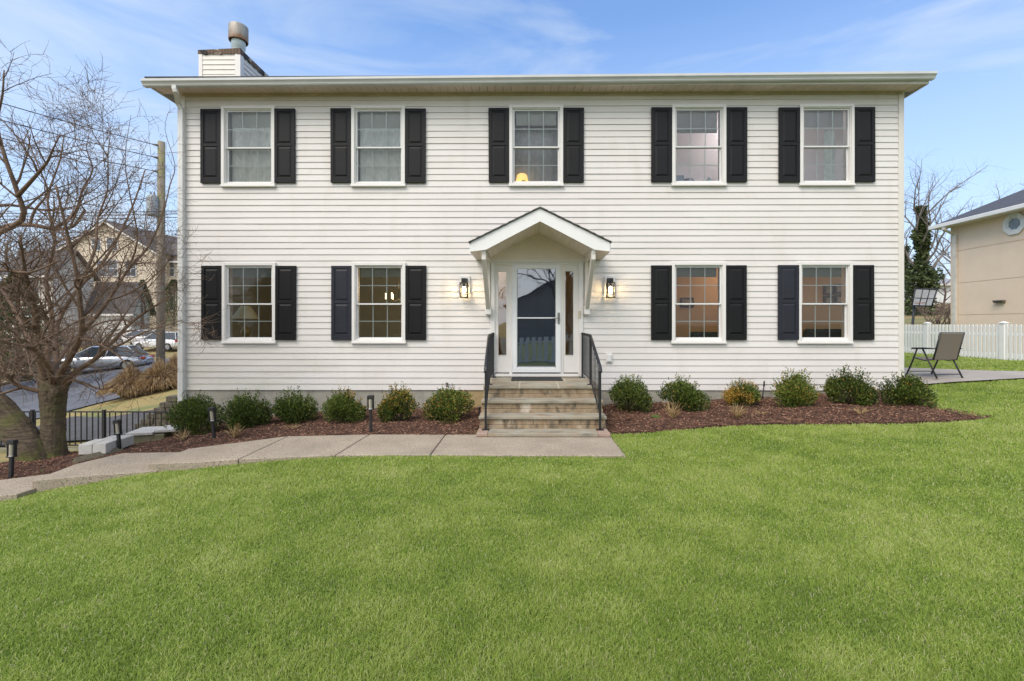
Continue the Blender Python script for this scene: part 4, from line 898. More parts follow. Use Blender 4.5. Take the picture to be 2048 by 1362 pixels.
# ------------------------------------------------------------------ foundation shrubs
barkd = M('shrub_bark', (.12, .085, .06), .9)
def shrub(px, pyb, wpx, ytop, label, green=1.0, orange=0.0, spread=1.0, n_=4600, squash=1.0):
    p = G(px, pyb, 5, 9.2); d = p.y-CAMY; sc = d/F; rw = wpx*sc/2*1.10; hh = (pyb-ytop)*sc*1.12
    p.y += rw*.50; p.z = H(p.x, p.y)
    th = thing('shrub', label, 'shrub', p, 'low evergreen shrubs along the foundation')
    n_ = int(n_*1.8); u = unit(n_); u[:, 2] = np.where(u[:, 2] < -.25, -u[:, 2], u[:, 2])
    lump = 1+.07*np.sin(u[:, 0]*5+px)*np.cos(u[:, 1]*4+px*2)+.06*np.sin(u[:, 2]*7+u[:, 0]*6+px)
    ns = 60; sd_ = unit(ns); sd_[:, 2] = np.abs(sd_[:, 2]); sr = NR.uniform(.96, 1.10+.10*spread, ns)
    dd = (u[:, None]*sd_[None]).sum(-1); kk = dd.argmax(1); prox = np.clip((dd.max(1)-.88)/.12, 0, 1)
    r_ = (NR.random(n_)**.30)*(.74+(sr[kk]-.74)*prox)*lump
    zz_ = u[:, 2]*r_; C = np.stack([u[:, 0]*rw*r_, u[:, 1]*rw*.9*r_, np.where(zz_ > 0, .30*hh+zz_*hh*.70, .30*hh+zz_*hh*1.05)*squash], 1)
    nl = 11; lc = unit(nl); lc[:, 2] = np.abs(lc[:, 2])*.9; lc *= NR.uniform(.45, .66, (nl, 1)); lc[0] = (0, 0, .25); lr = NR.uniform(.30, .46, nl); lr[0] = .6
    li = NR.integers(0, nl, n_); v_ = unit(n_)*(NR.random(n_)**.28)[:, None]*lr[li][:, None]+lc[li]; v_[:, 2] = np.where(v_[:, 2] < -.28, -v_[:, 2]*.6, v_[:, 2])
    C = np.stack([v_[:, 0]*rw, v_[:, 1]*rw*.9, np.where(v_[:, 2] > 0, .26*hh+v_[:, 2]*hh*.74, .26*hh+v_[:, 2]*hh*.9)], 1)
    m_ = int(90*spread); a = unit(m_); a[:, 2] = np.abs(a[:, 2])+.35; a /= np.linalg.norm(a, axis=1, keepdims=True)
    fs = NR.uniform(.88, 1.03+.10*spread, (m_, 1)); base = a*np.array([rw, rw*.85, hh*.93])*.8
    tip = a*np.array([rw, rw*.85, hh*.97])*fs+np.array([0, 0, 1])*NR.uniform(0, .04*spread, (m_, 1))
    tt = np.linspace(0, 1, 14); S_ = (base[:, None]+(tip-base)[:, None]*tt[None, :, None]).reshape(-1, 3)+NR.normal(0, .009, (m_*14, 3))
    C = np.vstack([C, S_]); outw = C/np.array([rw, rw, hh]); outw /= np.linalg.norm(outw, axis=1, keepdims=True)+1e-6
    D = outw*.8+unit(len(C))*.8+np.array([0, 0, .5]); Nn = unit(len(C))+outw*.6
    C = C+np.array(p); C[:, 2] = np.maximum(C[:, 2], p.z+.01)
    rad = np.linalg.norm((C-np.array(p))/np.array([rw, rw, hh]), axis=1)
    patch = vnoise(C[:, :2]*1.0+C[:, 2:]*.7, 4.0)
    tint = np.clip(.29+NR.normal(0, .15, len(C))+.07*patch, 0, .58)
    if orange:
        hit = NR.random(len(C)) < np.clip(orange*(.75+.8*vnoise(C[:, :2]+C[:, 2:], 3.1))*np.clip(rad*1.6-.7, 0, 1), 0, .97); tint = np.where(hit, NR.uniform(.66, 1, len(C)), tint)
    m = tintmat('shrub_leaf', [(0, (.022, .042, .009)), (.3, (.072, .112, .020)), (.58, (.24, .29, .055)), (.68, (.26, .22, .04)), (.85, (.42, .23, .04)), (1, (.55, .33, .07))], .45, trans=.18, spec=.4)
    leaves('foliage', C, D, Nn, NR.uniform(.024, .040, len(C)), NR.uniform(.007, .0115, len(C)), tint, m, th)
    mb = MB()
    for k in range(9):
        a = rng.uniform(0, 6.28); q = Vector((math.cos(a)*rw*.6, math.sin(a)*rw*.5, hh*.6)); mb.tube([p, p+q*.4+Vector((0, 0, .05)), p+q], [.012, .009, .004], 5)
    mb.build('stem', barkd, th); return th
shrub(365, 881, 112, 803, 'largest dark green shrub at the left end of the house, beside the stone planter', n_=6000)
shrub(473, 866, 96, 795, 'dark green shrub second from the left corner of the house')
shrub(573, 854, 94, 792, 'plain green shrub between the two left lower windows')
shrub(677, 852, 84, 789, 'rounded shrub with orange tipped leaves left of the tallest path light', orange=.75, spread=.8)
shrub(791, 851, 80, 784, 'small shrub with yellow and orange patches right of the tallest path light', orange=.20, spread=1.0)
shrub(896, 851, 97, 782, 'round bronze green shrub directly left of the steps', orange=.18, spread=.8)
shrub(1264, 833, 94, 763, 'dense green shrub directly right of the steps', orange=.05)
shrub(1374, 829, 94, 767, 'green shrub second to the right of the steps', orange=.08)
shrub(1495, 821, 74, 772, 'mostly orange brown shrub in the middle of the right bed', orange=2.4, n_=3600)
shrub(1603, 821, 82, 755, 'olive and rusty shrub with a tall uneven top in the right bed', orange=.30, spread=1.6)
shrub(1718, 817, 92, 753, 'wide spiky dark shrub, second from the right end of the bed', orange=.05, spread=1.6, n_=5600)
shrub(1829, 818, 92, 760, 'spiky dark green shrub in front of the right corner of the house', orange=.02, spread=1.3, n_=5600)
# dried perennial stubs and one green tuft
drym = tintmat('dry_stalk', [(0, (.20, .13, .06)), (.6, (.46, .32, .15)), (1, (.62, .48, .26))], .8, 'tone', .2)
greenm = tintmat('green_sprout', [(0, (.07, .16, .03)), (1, (.20, .36, .08))], .6, 'tone', .2)
def tuft(px, py, hpx, wpx, n_, label, mat=drym, name='dried_perennial', cat='dried plant', grp='dried perennials in the mulch'):
    p = G(px, py, 5, 9.2); sc = (p.y-CAMY)/F; hh, ww = hpx*sc, wpx*sc/2
    a = NR.uniform(0, 6.283, n_); e_ = NR.random(n_)**.7; pts = np.empty((n_, 4, 3)); h_ = hh*NR.uniform(.45, 1, n_)
    for k, f in enumerate((0, .35, .7, 1)):
        pts[:, k, 0] = p.x+np.cos(a)*(.015+ww*e_*f**1.2); pts[:, k, 1] = p.y+np.sin(a)*(.015+ww*e_*f**1.2); pts[:, k, 2] = p.z+.03+h_*(f-.25*e_*f*f)
    pts[:, 1:] += NR.normal(0, ww*.07, (n_, 3, 3)); th = thing(name, label, cat, p, grp)
    hairs('stalks' if mat is drym else 'leaves', pts, np.tile(np.array([.0035, .003, .0022, .001]), (n_, 1))*(1 if mat is drym else .9), NR.random(n_), mat, th); return th
tuft(364, 884, 28, 40, 26, 'low straw coloured stalks in front of the largest dark shrub at the left corner')
tuft(470, 878, 30, 46, 34, 'dry straw stalks behind the second path light near the walkway')
tuft(583, 864, 14, 36, 26, 'short dry clump below the plain green shrub')
tuft(1347, 841, 40, 52, 60, 'tall dry stalks below the second shrub right of the steps')
tuft(1475, 840, 34, 40, 60, 'dry tan stalks in front of the orange brown shrub')
tuft(1722, 832, 22, 46, 20, 'sparse dry stalks in front of the wide spiky shrub')
tuft(1521, 833, 10, 26, 20, 'small flat dry clump right of the orange brown shrub')
tuft(1313, 842, 11, 18, 60, 'small bright green sprout in the mulch right of the steps', greenm, 'sprout', 'plant', None)

# ------------------------------------------------------------------ path lights, blocks, planter
def path_light(px, pyt, pyb, lean, label):
    p = G(px, pyb, 4, 9); d = p.y-CAMY; hh = (pyb-pyt)*d/F
    th = thing('path_light', label, 'path light', p, 'black solar path lights along the walkway', world=False); th.rotation_euler = (R(rng.uniform(-2, 2)), R(lean), 0)
    m = M('path_black', (.022, .022, .024), .5); z0 = hh-.215
    MB().box(-.019, .019, -.019, .019, -.03, z0).build('post', m, th, bevel=.004)
    mb = MB(); mb.box(-.047, .047, -.032, .032, hh-.055, hh-.008); mb.box(-.042, .042, -.028, .028, hh-.008, hh); mb.box(-.047, .047, -.032, .032, z0-.012, z0+.004)
    for sx in (-1, 1): mb.box(min(sx*.047, sx*.037), max(sx*.047, sx*.037), -.022, .022, z0, hh-.05)
    mb.build('lamp_head', m, th, bevel=.003)
    mb = MB(); mb.tube([(0, 0, z0+.004), (0, 0, hh-.056)], .029, 20, caps=False); mb.build('glass_tube', M('path_glass_frosted', (.50, .47, .38), .25, var=.3, scale=12, stretch=(3, 3, .3)), th)
    mb = MB(); mb.lathe([(.034, z0+.006), (.02, z0+.018), (.006, z0+.03), (0, z0+.03)], (0, 0, 0), 16); mb.build('reflector', M('path_reflector', (.75, .76, .78), .3, metal=.3), th)
    mb = MB(); mb.tube([(0, 0, z0+.03), (0, 0, hh-.056)], .006, 8); mb.build('filament', M('filament', (.65, .52, .30), .4), th)
path_light(22, 880, 960, 0, 'path light nearest the left edge of the photo by the lowest slab')
path_light(240, 839, 906, -6, 'leaning path light beside the grey concrete blocks')
path_light(429, 814, 881, -4, 'slightly leaning path light beside the second shrub')
path_light(742, 790, 870, 0, 'upright path light between the two yellowish shrubs')
cb = M('grey_block', (.58, .57, .53), .9, scale=10, col2=(.50, .49, .46), bump=.5, bscale=70)
def block(px, py, wpx, hpx, dep, rz, label, dz=0):
    p = G(px, py, 4, 9); s_ = (p.y-CAMY)/F; w_, h_ = wpx*s_, hpx*s_; p.z += dz
    th = thing('concrete_block', label, 'block', p, 'pale concrete blocks beside the walkway', R(rz), world=False)
    MB().box(-w_/2, -.002, 0, dep, 0, h_).build('block_half', cb, th, bevel=.008); MB().box(.002, w_/2, 0.004, dep+.004, 0, h_-.003).build('block_half', cb, th, bevel=.008)
block(184, 917, 48, 21, .34, 10, 'front one of two pale concrete blocks left of the leaning path light', .06)
block(215, 908, 42, 20, .34, 10, 'rear one of two pale concrete blocks left of the leaning path light', .06)
tim = M('weathered_timber', (.22, .19, .13), .9, scale=5, col2=(.13, .115, .075), bump=.5, bscale=40, stretch=(.4, 3, 3))
p = G(150, 928, 4, 9); q = G(243, 905, 4, 9); mb = MB(); mb.tube([p+Vector((0, 0, .02)), q+Vector((0, 0, .02))], [.075, .075], 4); mb.build('timber_edging', tim, None); tag(bpy.data.objects['timber_edging'], 'low weathered timber edging under the concrete blocks', 'edging'); OFF[bpy.data.objects['timber_edging']] = Vector()
p = G(283, 893, 5, 9); th = thing('stone_planter', 'mossy concrete trough with a pale slab on top beside the left shrub', 'planter', p, rz=R(14), world=False)
mossy = M('mossy_concrete', (.30, .27, .18), .9, scale=4, col2=(.14, .14, .07), bump=.5)
MB().box(-.29, .36, -.02, .45, -.15, .21).build('trough', mossy, th, bevel=.012); MB().box(-.22, .20, -.06, .48, .212, .262).build('slab', cb, th, bevel=.008); MB().box(.19, .55, -.0, .42, .235, .285).build('slab', cb, th, bevel=.008)

# ------------------------------------------------------------------ iron fence, retaining wall, ornamental grass, pole
def iron_fence():
    pts = [P(px, 897, 10.5) for px in (-420, 65, 208)]; L_ = []
    zb = lambda x: P(200, 897, 10.5).z if x > -12 else P(200, 897, 10.5).z
    z0 = P(200, 895, 10.5).z; z1 = P(200, 822.5, 10.5).z; xs = P(65, 0, 10.5).x; pitch = P(208, 0, 10.5).x-xs; yy = Y(10.5)
    th = thing('iron_fence', 'low black metal fence with thin balusters behind the gnarled tree', 'fence', (xs, yy, z0))
    x0, x1 = xs-3*pitch, P(334, 0, 10.5).x
    mb = MB(); mb.box(x0, x1, yy-.012, yy+.012, z1-.028, z1); mb.box(x0, x1, yy-.012, yy+.012, z0+.04, z0+.065); mb.build('rail', iron, th)
    for k in range(-3, 2): MB().box(xs+k*pitch-.03, xs+k*pitch+.03, yy-.03, yy+.03, z0-.1, z1+.035).build('post', iron, th, bevel=.004)
    x = x0; mb = None
    while x < x1:
        x += pitch/12.5
        MB().box(x-.009, x+.009, yy-.009, yy+.009, z0+.05, z1-.01).build('baluster', iron, th)
    MB().box(x0, x1, yy-.10, yy+.10, z0-.5, z0-.02).build('base_wall', mossy, th)
iron_fence()
rw_m = M('retaining_stone', (.17, .15, .115), .95, scale=9, col2=(.06, .055, .045), bump=1, bscale=25)
th = thing('retaining_wall', 'dark stepped block retaining wall descending from the left corner of the house', 'wall', (-8, Y(10.9), -1))
zt = P(350, 793, 10.9).z; step_px = [(372, 330, 793), (330, 318, 805), (318, 305, 816), (305, 292, 827), (292, 280, 838), (280, 268, 848)]
for r_ in range(6):
    a, b, py = step_px[r_]; top = P(a, py, 10.9).z; xl = P(b, py, 10.9).x; x = P(376, py, 10.9).x; mb = MB()
    while x > xl+.02:
        w_ = rng.uniform(.22, .30); x2 = max(x-w_, xl); j = rng.uniform(-.012, .012); mb.box(x2+.006, x-.004, Y(10.9)+j, Y(10.9)+.3, top-.128, top-.004); x = x2
    mb.build('block_course', rw_m, th, bevel=.012)
MB().box(P(268, 0, 10.9).x, -6.9, Y(10.9)+.05, Y(10.9)+.3, -1.8, P(268, 848, 10.9).z-.05).build('wall_base', rw_m, th)
strawm = tintmat('straw_blade', [(0, (.13, .075, .03)), (.4, (.30, .19, .085)), (.8, (.50, .36, .19)), (1, (.64, .50, .31))], .8, 'tone', .3)
def fountain(p, rad, hh, n_, label):
    th = thing('ornamental_grass', label, 'ornamental grass', p, 'dry ornamental grasses beside the street')
    a = NR.uniform(0, 6.283, n_); e_ = NR.random(n_)**.6; pts = np.empty((n_, 5, 3)); h_ = hh*NR.uniform(.6, 1, n_)
    for k, f in enumerate((0, .3, .6, .85, 1)):
        rr = .25*e_+rad*e_*(f**1.2); pts[:, k, 0] = p[0]+np.cos(a)*rr; pts[:, k, 1] = p[1]+np.sin(a)*rr; pts[:, k, 2] = p[2]+h_*(f*1.2-e_*1.05*f**2.4)
    pts[:, 1:] += NR.normal(0, .025, (n_, 4, 3)); hairs('blades', pts, np.tile(np.array([.010, .010, .008, .006, .002]), (n_, 1)), NR.random(n_), strawm, th)
for px, py, rpx, hpx, lb in ((262, 795, 40, 66, 'dry tan ornamental grass nearest the street kerb'), (318, 782, 40, 62, 'dry tan ornamental grass beside the house corner downspout'), (350, 772, 36, 60, 'dry ornamental grass partly hidden behind the left house corner')):
    p = G(px, py, 12, 30); s_ = (p.y-CAMY)/F; fountain(p, rpx*s_, hpx*s_, 2600, lb)
pole = thing('utility_pole', 'weathered wooden utility pole carrying wires left of the house', 'utility pole', P(321, 755, 25))
pw = M('pole_wood', (.30, .26, .21), .95, scale=3, col2=(.18, .155, .12), bump=.5, stretch=(4, 4, .3)); mixcol(pw, (.24, .24, .10), mul(pw, zfac(pw, 8, 10.5), noisefac(pw, 4, .45, .6, .8)))
a, b = P(321, 780, 25), P(323, 284, 25); mb = MB(); mb.tube([a, b], [.21, .17], 16); mb.build('pole', pw, pole)
gm = M('transformer_grey', (.36, .39, .41), .5)
c = P(305, 432, 24.7); t_ = P(305, 392, 24.7); mb = MB(); mb.lathe([(.0, 0), (.25, 0), (.27, .05), (.27, t_.z-c.z-.08), (.22, t_.z-c.z), (.0, t_.z-c.z)], (c.x, c.y, c.z), 20)
mb.box(c.x, b.x, c.y-.03, c.y+.25, c.z+.3, c.z+.36); mb.build('transformer', gm, pole)
for k in (-1, 1): mb = MB(); mb.lathe([(.05, 0), (.05, .08), (.03, .09), (.05, .14), (.02, .25)], (c.x+.1*k, c.y, t_.z), 8); mb.build('bushing', gm, pole)
wirem = M('wire_black', (.03, .03, .035), .6)
ins = M('insulator', (.20, .17, .16), .4)
for i, (y0, y1) in enumerate(((198, 289), (232, 314), (268, 342))):
    w_ = thing('power_line', ('highest', 'middle', 'lowest')[i]+' of the three power lines running left from the pole', 'power line', P(300, y1, 25), 'three power lines running left from the pole')
    e1 = P(321, y1+3, 25); s1 = P(304, y1-1, 24.6); s0 = P(-520, y0-(y1-y0)*520/300, 13)
    pts = [s1+(s0-s1)*f+Vector((0, 0, -.18*math.sin(math.pi*f))) for f in np.linspace(0, 1, 24)]
    mb = MB(); mb.tube(pts, .020, 5); mb.build('wire', wirem, w_); mb = MB(); mb.tube([e1, e1+(s1-e1)*.4, s1], [.05, .07, .03], 8); mb.build('insulator', ins, w_)
for i, py in enumerate((420, 426, 433, 460)):
    mb = MB(); a, b = P(-500, py-6, 24+i), P(430, py, 24+i); mb.tube([a+(b-a)*f+Vector((0, 0, -.25*math.sin(math.pi*f))) for f in np.linspace(0, 1, 16)], .020, 4); o = mb.build('cable', wirem, None)
    tag(o, ('highest', 'second highest', 'third highest', 'lowest')[i]+' horizontal cable crossing behind the bare tree at transformer height', 'cable', 'cables crossing behind the bare tree')

# ------------------------------------------------------------------ trees
def grow(mb, pts, r0, r1, lvl, par, rg):
    """tube along pts, then children; par[lvl] = (count, length, spread, up, segs)"""
    n_ = len(pts); mb.tube(pts, [r0+(r1-r0)*(i/(n_-1))**.8 for i in range(n_)], 7 if r0 > .03 else 5 if r0 > .012 else 3, caps=r1 > .004)
    if lvl >= len(par): return
    cnt, ln, spread, up, segs = par[lvl]; total = cnt
    cnt = int(cnt*rg.uniform(.8, 1.2)+.5)
    for k in range(cnt):
        f = .22+.78*(k+rg.random())/cnt if lvl else .3+.7*(k+rg.random())/cnt; f = min(f, .999); i = f*(n_-1); j = int(i); p = pts[j].lerp(pts[j+1], i-j); t = (pts[j+1]-pts[j]).normalized()
        side = Vector((rg.gauss(0, 1), rg.gauss(0, 1), rg.gauss(0, 1))); side = (side-side.dot(t)*t).normalized()
        dirv = (t*(1-spread)+side*spread+Vector((0, 0, up))).normalized(); l_ = ln*rg.uniform(.55, 1.25)*(1.15-.45*f); q = [p]; w_ = Vector((rg.gauss(0, 1), rg.gauss(0, 1), rg.gauss(0, 1)))*.22
        for s_ in range(segs):
            dirv = (dirv+w_*.35+Vector((rg.gauss(0, .08), rg.gauss(0, .08), rg.gauss(0, .08)))+Vector((0, 0, up*.25))).normalized(); q.append(q[-1]+dirv*l_/segs)
        rr = (r0+(r1-r0)*f)*.62; rr = max(.0030 if lvl < 9 else .002, min(rr, l_*.022+.0018))
        grow(mb, q, rr, max(.0012, rr*.3), lvl+1, par, rg)
def smooth_path(pts, sub=3):
    out = []; n_ = len(pts)
    for i in range(n_-1):
        p0, p1, p2, p3 = pts[max(i-1, 0)], pts[i], pts[i+1], pts[min(i+2, n_-1)]
        for k in range(sub):
            t = k/sub; out.append(.5*((2*p1)+(p2-p0)*t+(2*p0-5*p1+4*p2-p3)*t*t+(3*p1-p0-3*p2+p3)*t**3))
    return out+[pts[-1]]
cherry = M('cherry_bark', (.19, .145, .095), .9, scale=8, col2=(.05, .038, .025), bump=1, bscale=30, stretch=(1, 1, 4.5))
mixcol(cherry, (.15, .16, .04), mul(cherry, zfac(cherry, 1.6, .2), noisefac(cherry, 3, .48, .62, .8)))
twigm = M('twig_bark', (.20, .13, .085), .85, scale=5, col2=(.105, .068, .045))
tp = P(106, 916, 7.07); tp.z = H(tp.x, tp.y)
tree = thing('cherry_tree', 'gnarled bare spreading tree with a mossy trunk at the left corner of the house', 'tree', tp)
def LP(*a):
    """limb: (px, py, d) points"""
    return smooth_path([P(*q) for q in a])
mb = MB()
tr = [(104, 925, 7.07), (105, 905, 7.07), (106, 870, 7.07), (107, 835, 7.07), (107, 805, 7.07), (107, 780, 7.07), (106, 760, 7.07)]
mb.tube([P(*q) for q in tr], [.22, .172, .146, .140, .15, .165, .13], 20)
mb.tube([P(110, 800, 7.05), P(122, 770, 7.0), P(135, 752, 6.95)], [.12, .10, .08], 12); mb.tube([P(100, 800, 7.05), P(92, 765, 7.1), P(86, 742, 7.15)], [.12, .10, .08], 12)
for k in range(0): a = k*1.3; mb.tube([tp+Vector((math.cos(a)*.12, math.sin(a)*.12, .22)), tp+Vector((math.cos(a)*.27, math.sin(a)*.27, .03)), tp+Vector((math.cos(a)*.40, math.sin(a)*.40, -.08))], [.11, .07, .03], 8)
tk = mb.build('trunk', cherry, tree)
# bark relief
tx = bpy.data.textures.new('bark', 'CLOUDS'); tx.noise_scale = .05
sb = tk.modifiers.new('sub', 'SUBSURF'); sb.subdivision_type = 'SIMPLE'; sb.levels = sb.render_levels = 3
dm = tk.modifiers.new('d', 'DISPLACE'); dm.texture = tx; dm.strength = .035; dm.texture_coords = 'LOCAL'
P1 = [(11, 1.1, .52, .10, 7), (9, .65, .55, .08, 5), (4, .28, .6, .06, 3)]
P2 = [(11, .95, .6, .10, 6), (8, .55, .6, .06, 5), (5, .26, .6, .05, 3)]
limbs = [
 ([(98, 790, 7.07), (85, 740, 7.1), (68, 708, 7.3), (56, 679, 7.5), (26, 614, 7.9), (-10, 560, 8.3), (-60, 500, 8.6)], .095, .03, P1),
 ([(96, 765, 7.05), (78, 708, 6.9), (76, 664, 6.8), (72, 620, 6.6), (50, 540, 6.2), (40, 470, 6.0)], .085, .022, P1),
 ([(110, 770, 7.0), (128, 735, 6.8), (148, 700, 6.6), (164, 664, 6.4), (160, 605, 6.2), (156, 560, 6.1), (140, 488, 6.0), (129, 444, 5.9), (112, 370, 5.8)], .085, .018, P1),
 ([(118, 780, 7.0), (140, 752, 6.9), (188, 720, 6.9), (215, 695, 6.9), (264, 644, 7.0), (310, 612, 7.1), (345, 592, 7.2)], .085, .016, P1),
 ([(164, 664, 6.4), (191, 635, 6.5), (217, 600, 6.6), (255, 541, 6.8), (294, 497, 7.0), (318, 450, 7.2), (330, 400, 7.3)], .055, .012, P1),
 ([(108, 765, 7.1), (112, 720, 7.5), (114, 650, 7.9), (153, 582, 8.2), (205, 526, 8.5), (244, 459, 8.8), (270, 400, 9.0), (290, 340, 9.2)], .085, .016, P1),
 ([(120, 785, 7.0), (135, 765, 6.9), (153, 761, 6.8), (205, 779, 6.6), (240, 764, 6.5), (300, 752, 6.4)], .045, .010, P2),
 ([(98, 785, 7.0), (60, 778, 6.9), (30, 768, 6.8), (15, 752, 6.7), (-20, 735, 6.5)], .07, .02, P2),
 ([(90, 760, 7.1), (60, 748, 7.4), (0, 745, 7.8), (-60, 735, 8.0)], .06, .02, P2),
 ([(105, 760, 7.1), (110, 735, 7.6), (140, 690, 8.2), (190, 650, 8.8), (240, 640, 9.3), (300, 650, 9.7)], .07, .014, P1),
 ([(100, 765, 7.1), (95, 700, 7.3), (105, 640, 7.5), (92, 560, 7.7), (110, 480, 7.9), (95, 400, 8.1), (120, 320, 8.2), (128, 270, 8.2)], .08, .012, P1),
 ([(106, 770, 7.0), (100, 740, 6.4), (70, 700, 5.9), (30, 690, 5.5), (-30, 670, 5.2)], .07, .016, P2),
 ([(205, 702, 6.9), (240, 690, 6.5), (280, 668, 6.2), (330, 650, 6.0), (365, 640, 5.9)], .035, .008, P2),
 ([(156, 576, 6.1), (190, 500, 6.3), (195, 440, 6.5), (215, 380, 6.6), (216, 310, 6.6), (222, 262, 6.6)], .038, .006, P1),
 ([(255, 541, 6.8), (275, 480, 6.6), (262, 400, 6.5), (250, 320, 6.5), (262, 230, 6.5)], .026, .004, [(6, .6, .55, .15, 5), (5, .35, .6, .1, 3)]),
 ([(215, 600, 6.6), (250, 590, 6.4), (300, 560, 6.2), (340, 520, 6.1)], .028, .006, P2),
 ([(150, 560, 6.1), (190, 545, 6.0), (240, 500, 5.9), (290, 470, 5.9)], .030, .006, P2),
 ([(188, 720, 6.9), (230, 660, 7.4), (270, 600, 7.8), (320, 550, 8.1), (345, 500, 8.2)], .035, .007, P2),
 ([(141, 723, 6.9), (180, 640, 7.3), (200, 580, 7.6), (235, 540, 7.9), (280, 520, 8.1)], .035, .007, P2),
 ([(100, 640, 7.4), (60, 600, 7.2), (30, 560, 7.0), (10, 500, 6.9)], .035, .008, P2),
 ([(110, 700, 7.0), (80, 670, 6.4), (40, 650, 6.0), (0, 640, 5.7)], .035, .008, P2),
 ([(300, 490, 7.0), (325, 430, 7.0), (340, 370, 7.1), (350, 330, 7.2), (330, 260, 7.3), (338, 222, 7.3)], .022, .003, [(5, .55, .55, .12, 5), (5, .3, .6, .1, 3)]),
]
rg = random.Random(11)
for pts, r0, r1, par in limbs:
    if pts[-1][0] > 270: par = [(c_*.8, l_*(.55 if k_ == 0 else .7), s_, u_, g_) for k_, (c_, l_, s_, u_, g_) in enumerate(par)]
    mb = MB(); path = LP(*pts); grow(mb, path, r0*.62, r1*.62, 0, par, rg); mb.build('limb', cherry if r0 > .2 else twigm, tree)
# second leaning tree at the left edge
tq = P(66, 908, 6.9); tq.z = H(tq.x, tq.y)
tree2 = thing('leaning_tree', 'second bare tree leaning out of the left edge, thick mossy trunk', 'tree', tq)
mb = MB(); mb.tube([P(72, 925, 6.95), P(58, 895, 6.9), P(30, 855, 6.9), (P(-5, 815, 6.9)), P(-70, 760, 6.9), P(-110, 690, 6.9)], [.24, .20, .19, .18, .17, .15], 16); tk = mb.build('trunk', cherry, tree2)
sb = tk.modifiers.new('sub', 'SUBSURF'); sb.subdivision_type = 'SIMPLE'; sb.levels = sb.render_levels = 3
dm = tk.modifiers.new('d', 'DISPLACE'); dm.texture = tx; dm.strength = .035; dm.texture_coords = 'LOCAL'
rg = random.Random(4)
PB = [(8, .85, .55, .10, 7), (6, .5, .6, .10, 5), (3, .26, .6, .08, 3)]
for pts, r0, r1, par in [
 ([(-110, 700, 6.9), (-90, 600, 6.9), (-50, 500, 6.9), (0, 456, 6.9), (60, 450, 6.9), (110, 458, 7.0), (147, 452, 7.0), (170, 420, 7.1)], .065, .025, PB),
 ([(-60, 520, 6.9), (-30, 480, 6.8), (44, 440, 6.7), (35, 385, 6.6), (12, 320, 6.5), (-5, 250, 6.5), (5, 190, 6.4), (8, 140, 6.4)], .065, .010, PB),
 ([(35, 392, 6.6), (66, 358, 6.5), (94, 325, 6.4), (105, 300, 6.3), (120, 270, 6.3)], .04, .008, PB),
 ([(60, 450, 6.9), (70, 420, 6.9), (95, 385, 7.0), (80, 340, 7.0), (60, 290, 7.1), (55, 260, 7.1)], .03, .005, PB),
 ([(110, 458, 7.0), (150, 425, 7.0), (165, 380, 7.1), (185, 340, 7.2), (175, 305, 7.2), (172, 285, 7.2)], .035, .005, PB),
 ([(-90, 610, 6.9), (-60, 560, 6.4), (0, 540, 6.2), (60, 545, 6.0), (120, 520, 5.9)], .05, .012, PB),
 ([(-60, 420, 7.3), (20, 410, 7.6), (90, 420, 7.9), (160, 410, 8.2), (220, 380, 8.4)], .04, .008, PB)]:
    mb = MB(); grow(mb, LP(*pts), r0*.8, r1*.75, 0, par, rg); mb.build('limb', twigm, tree2)

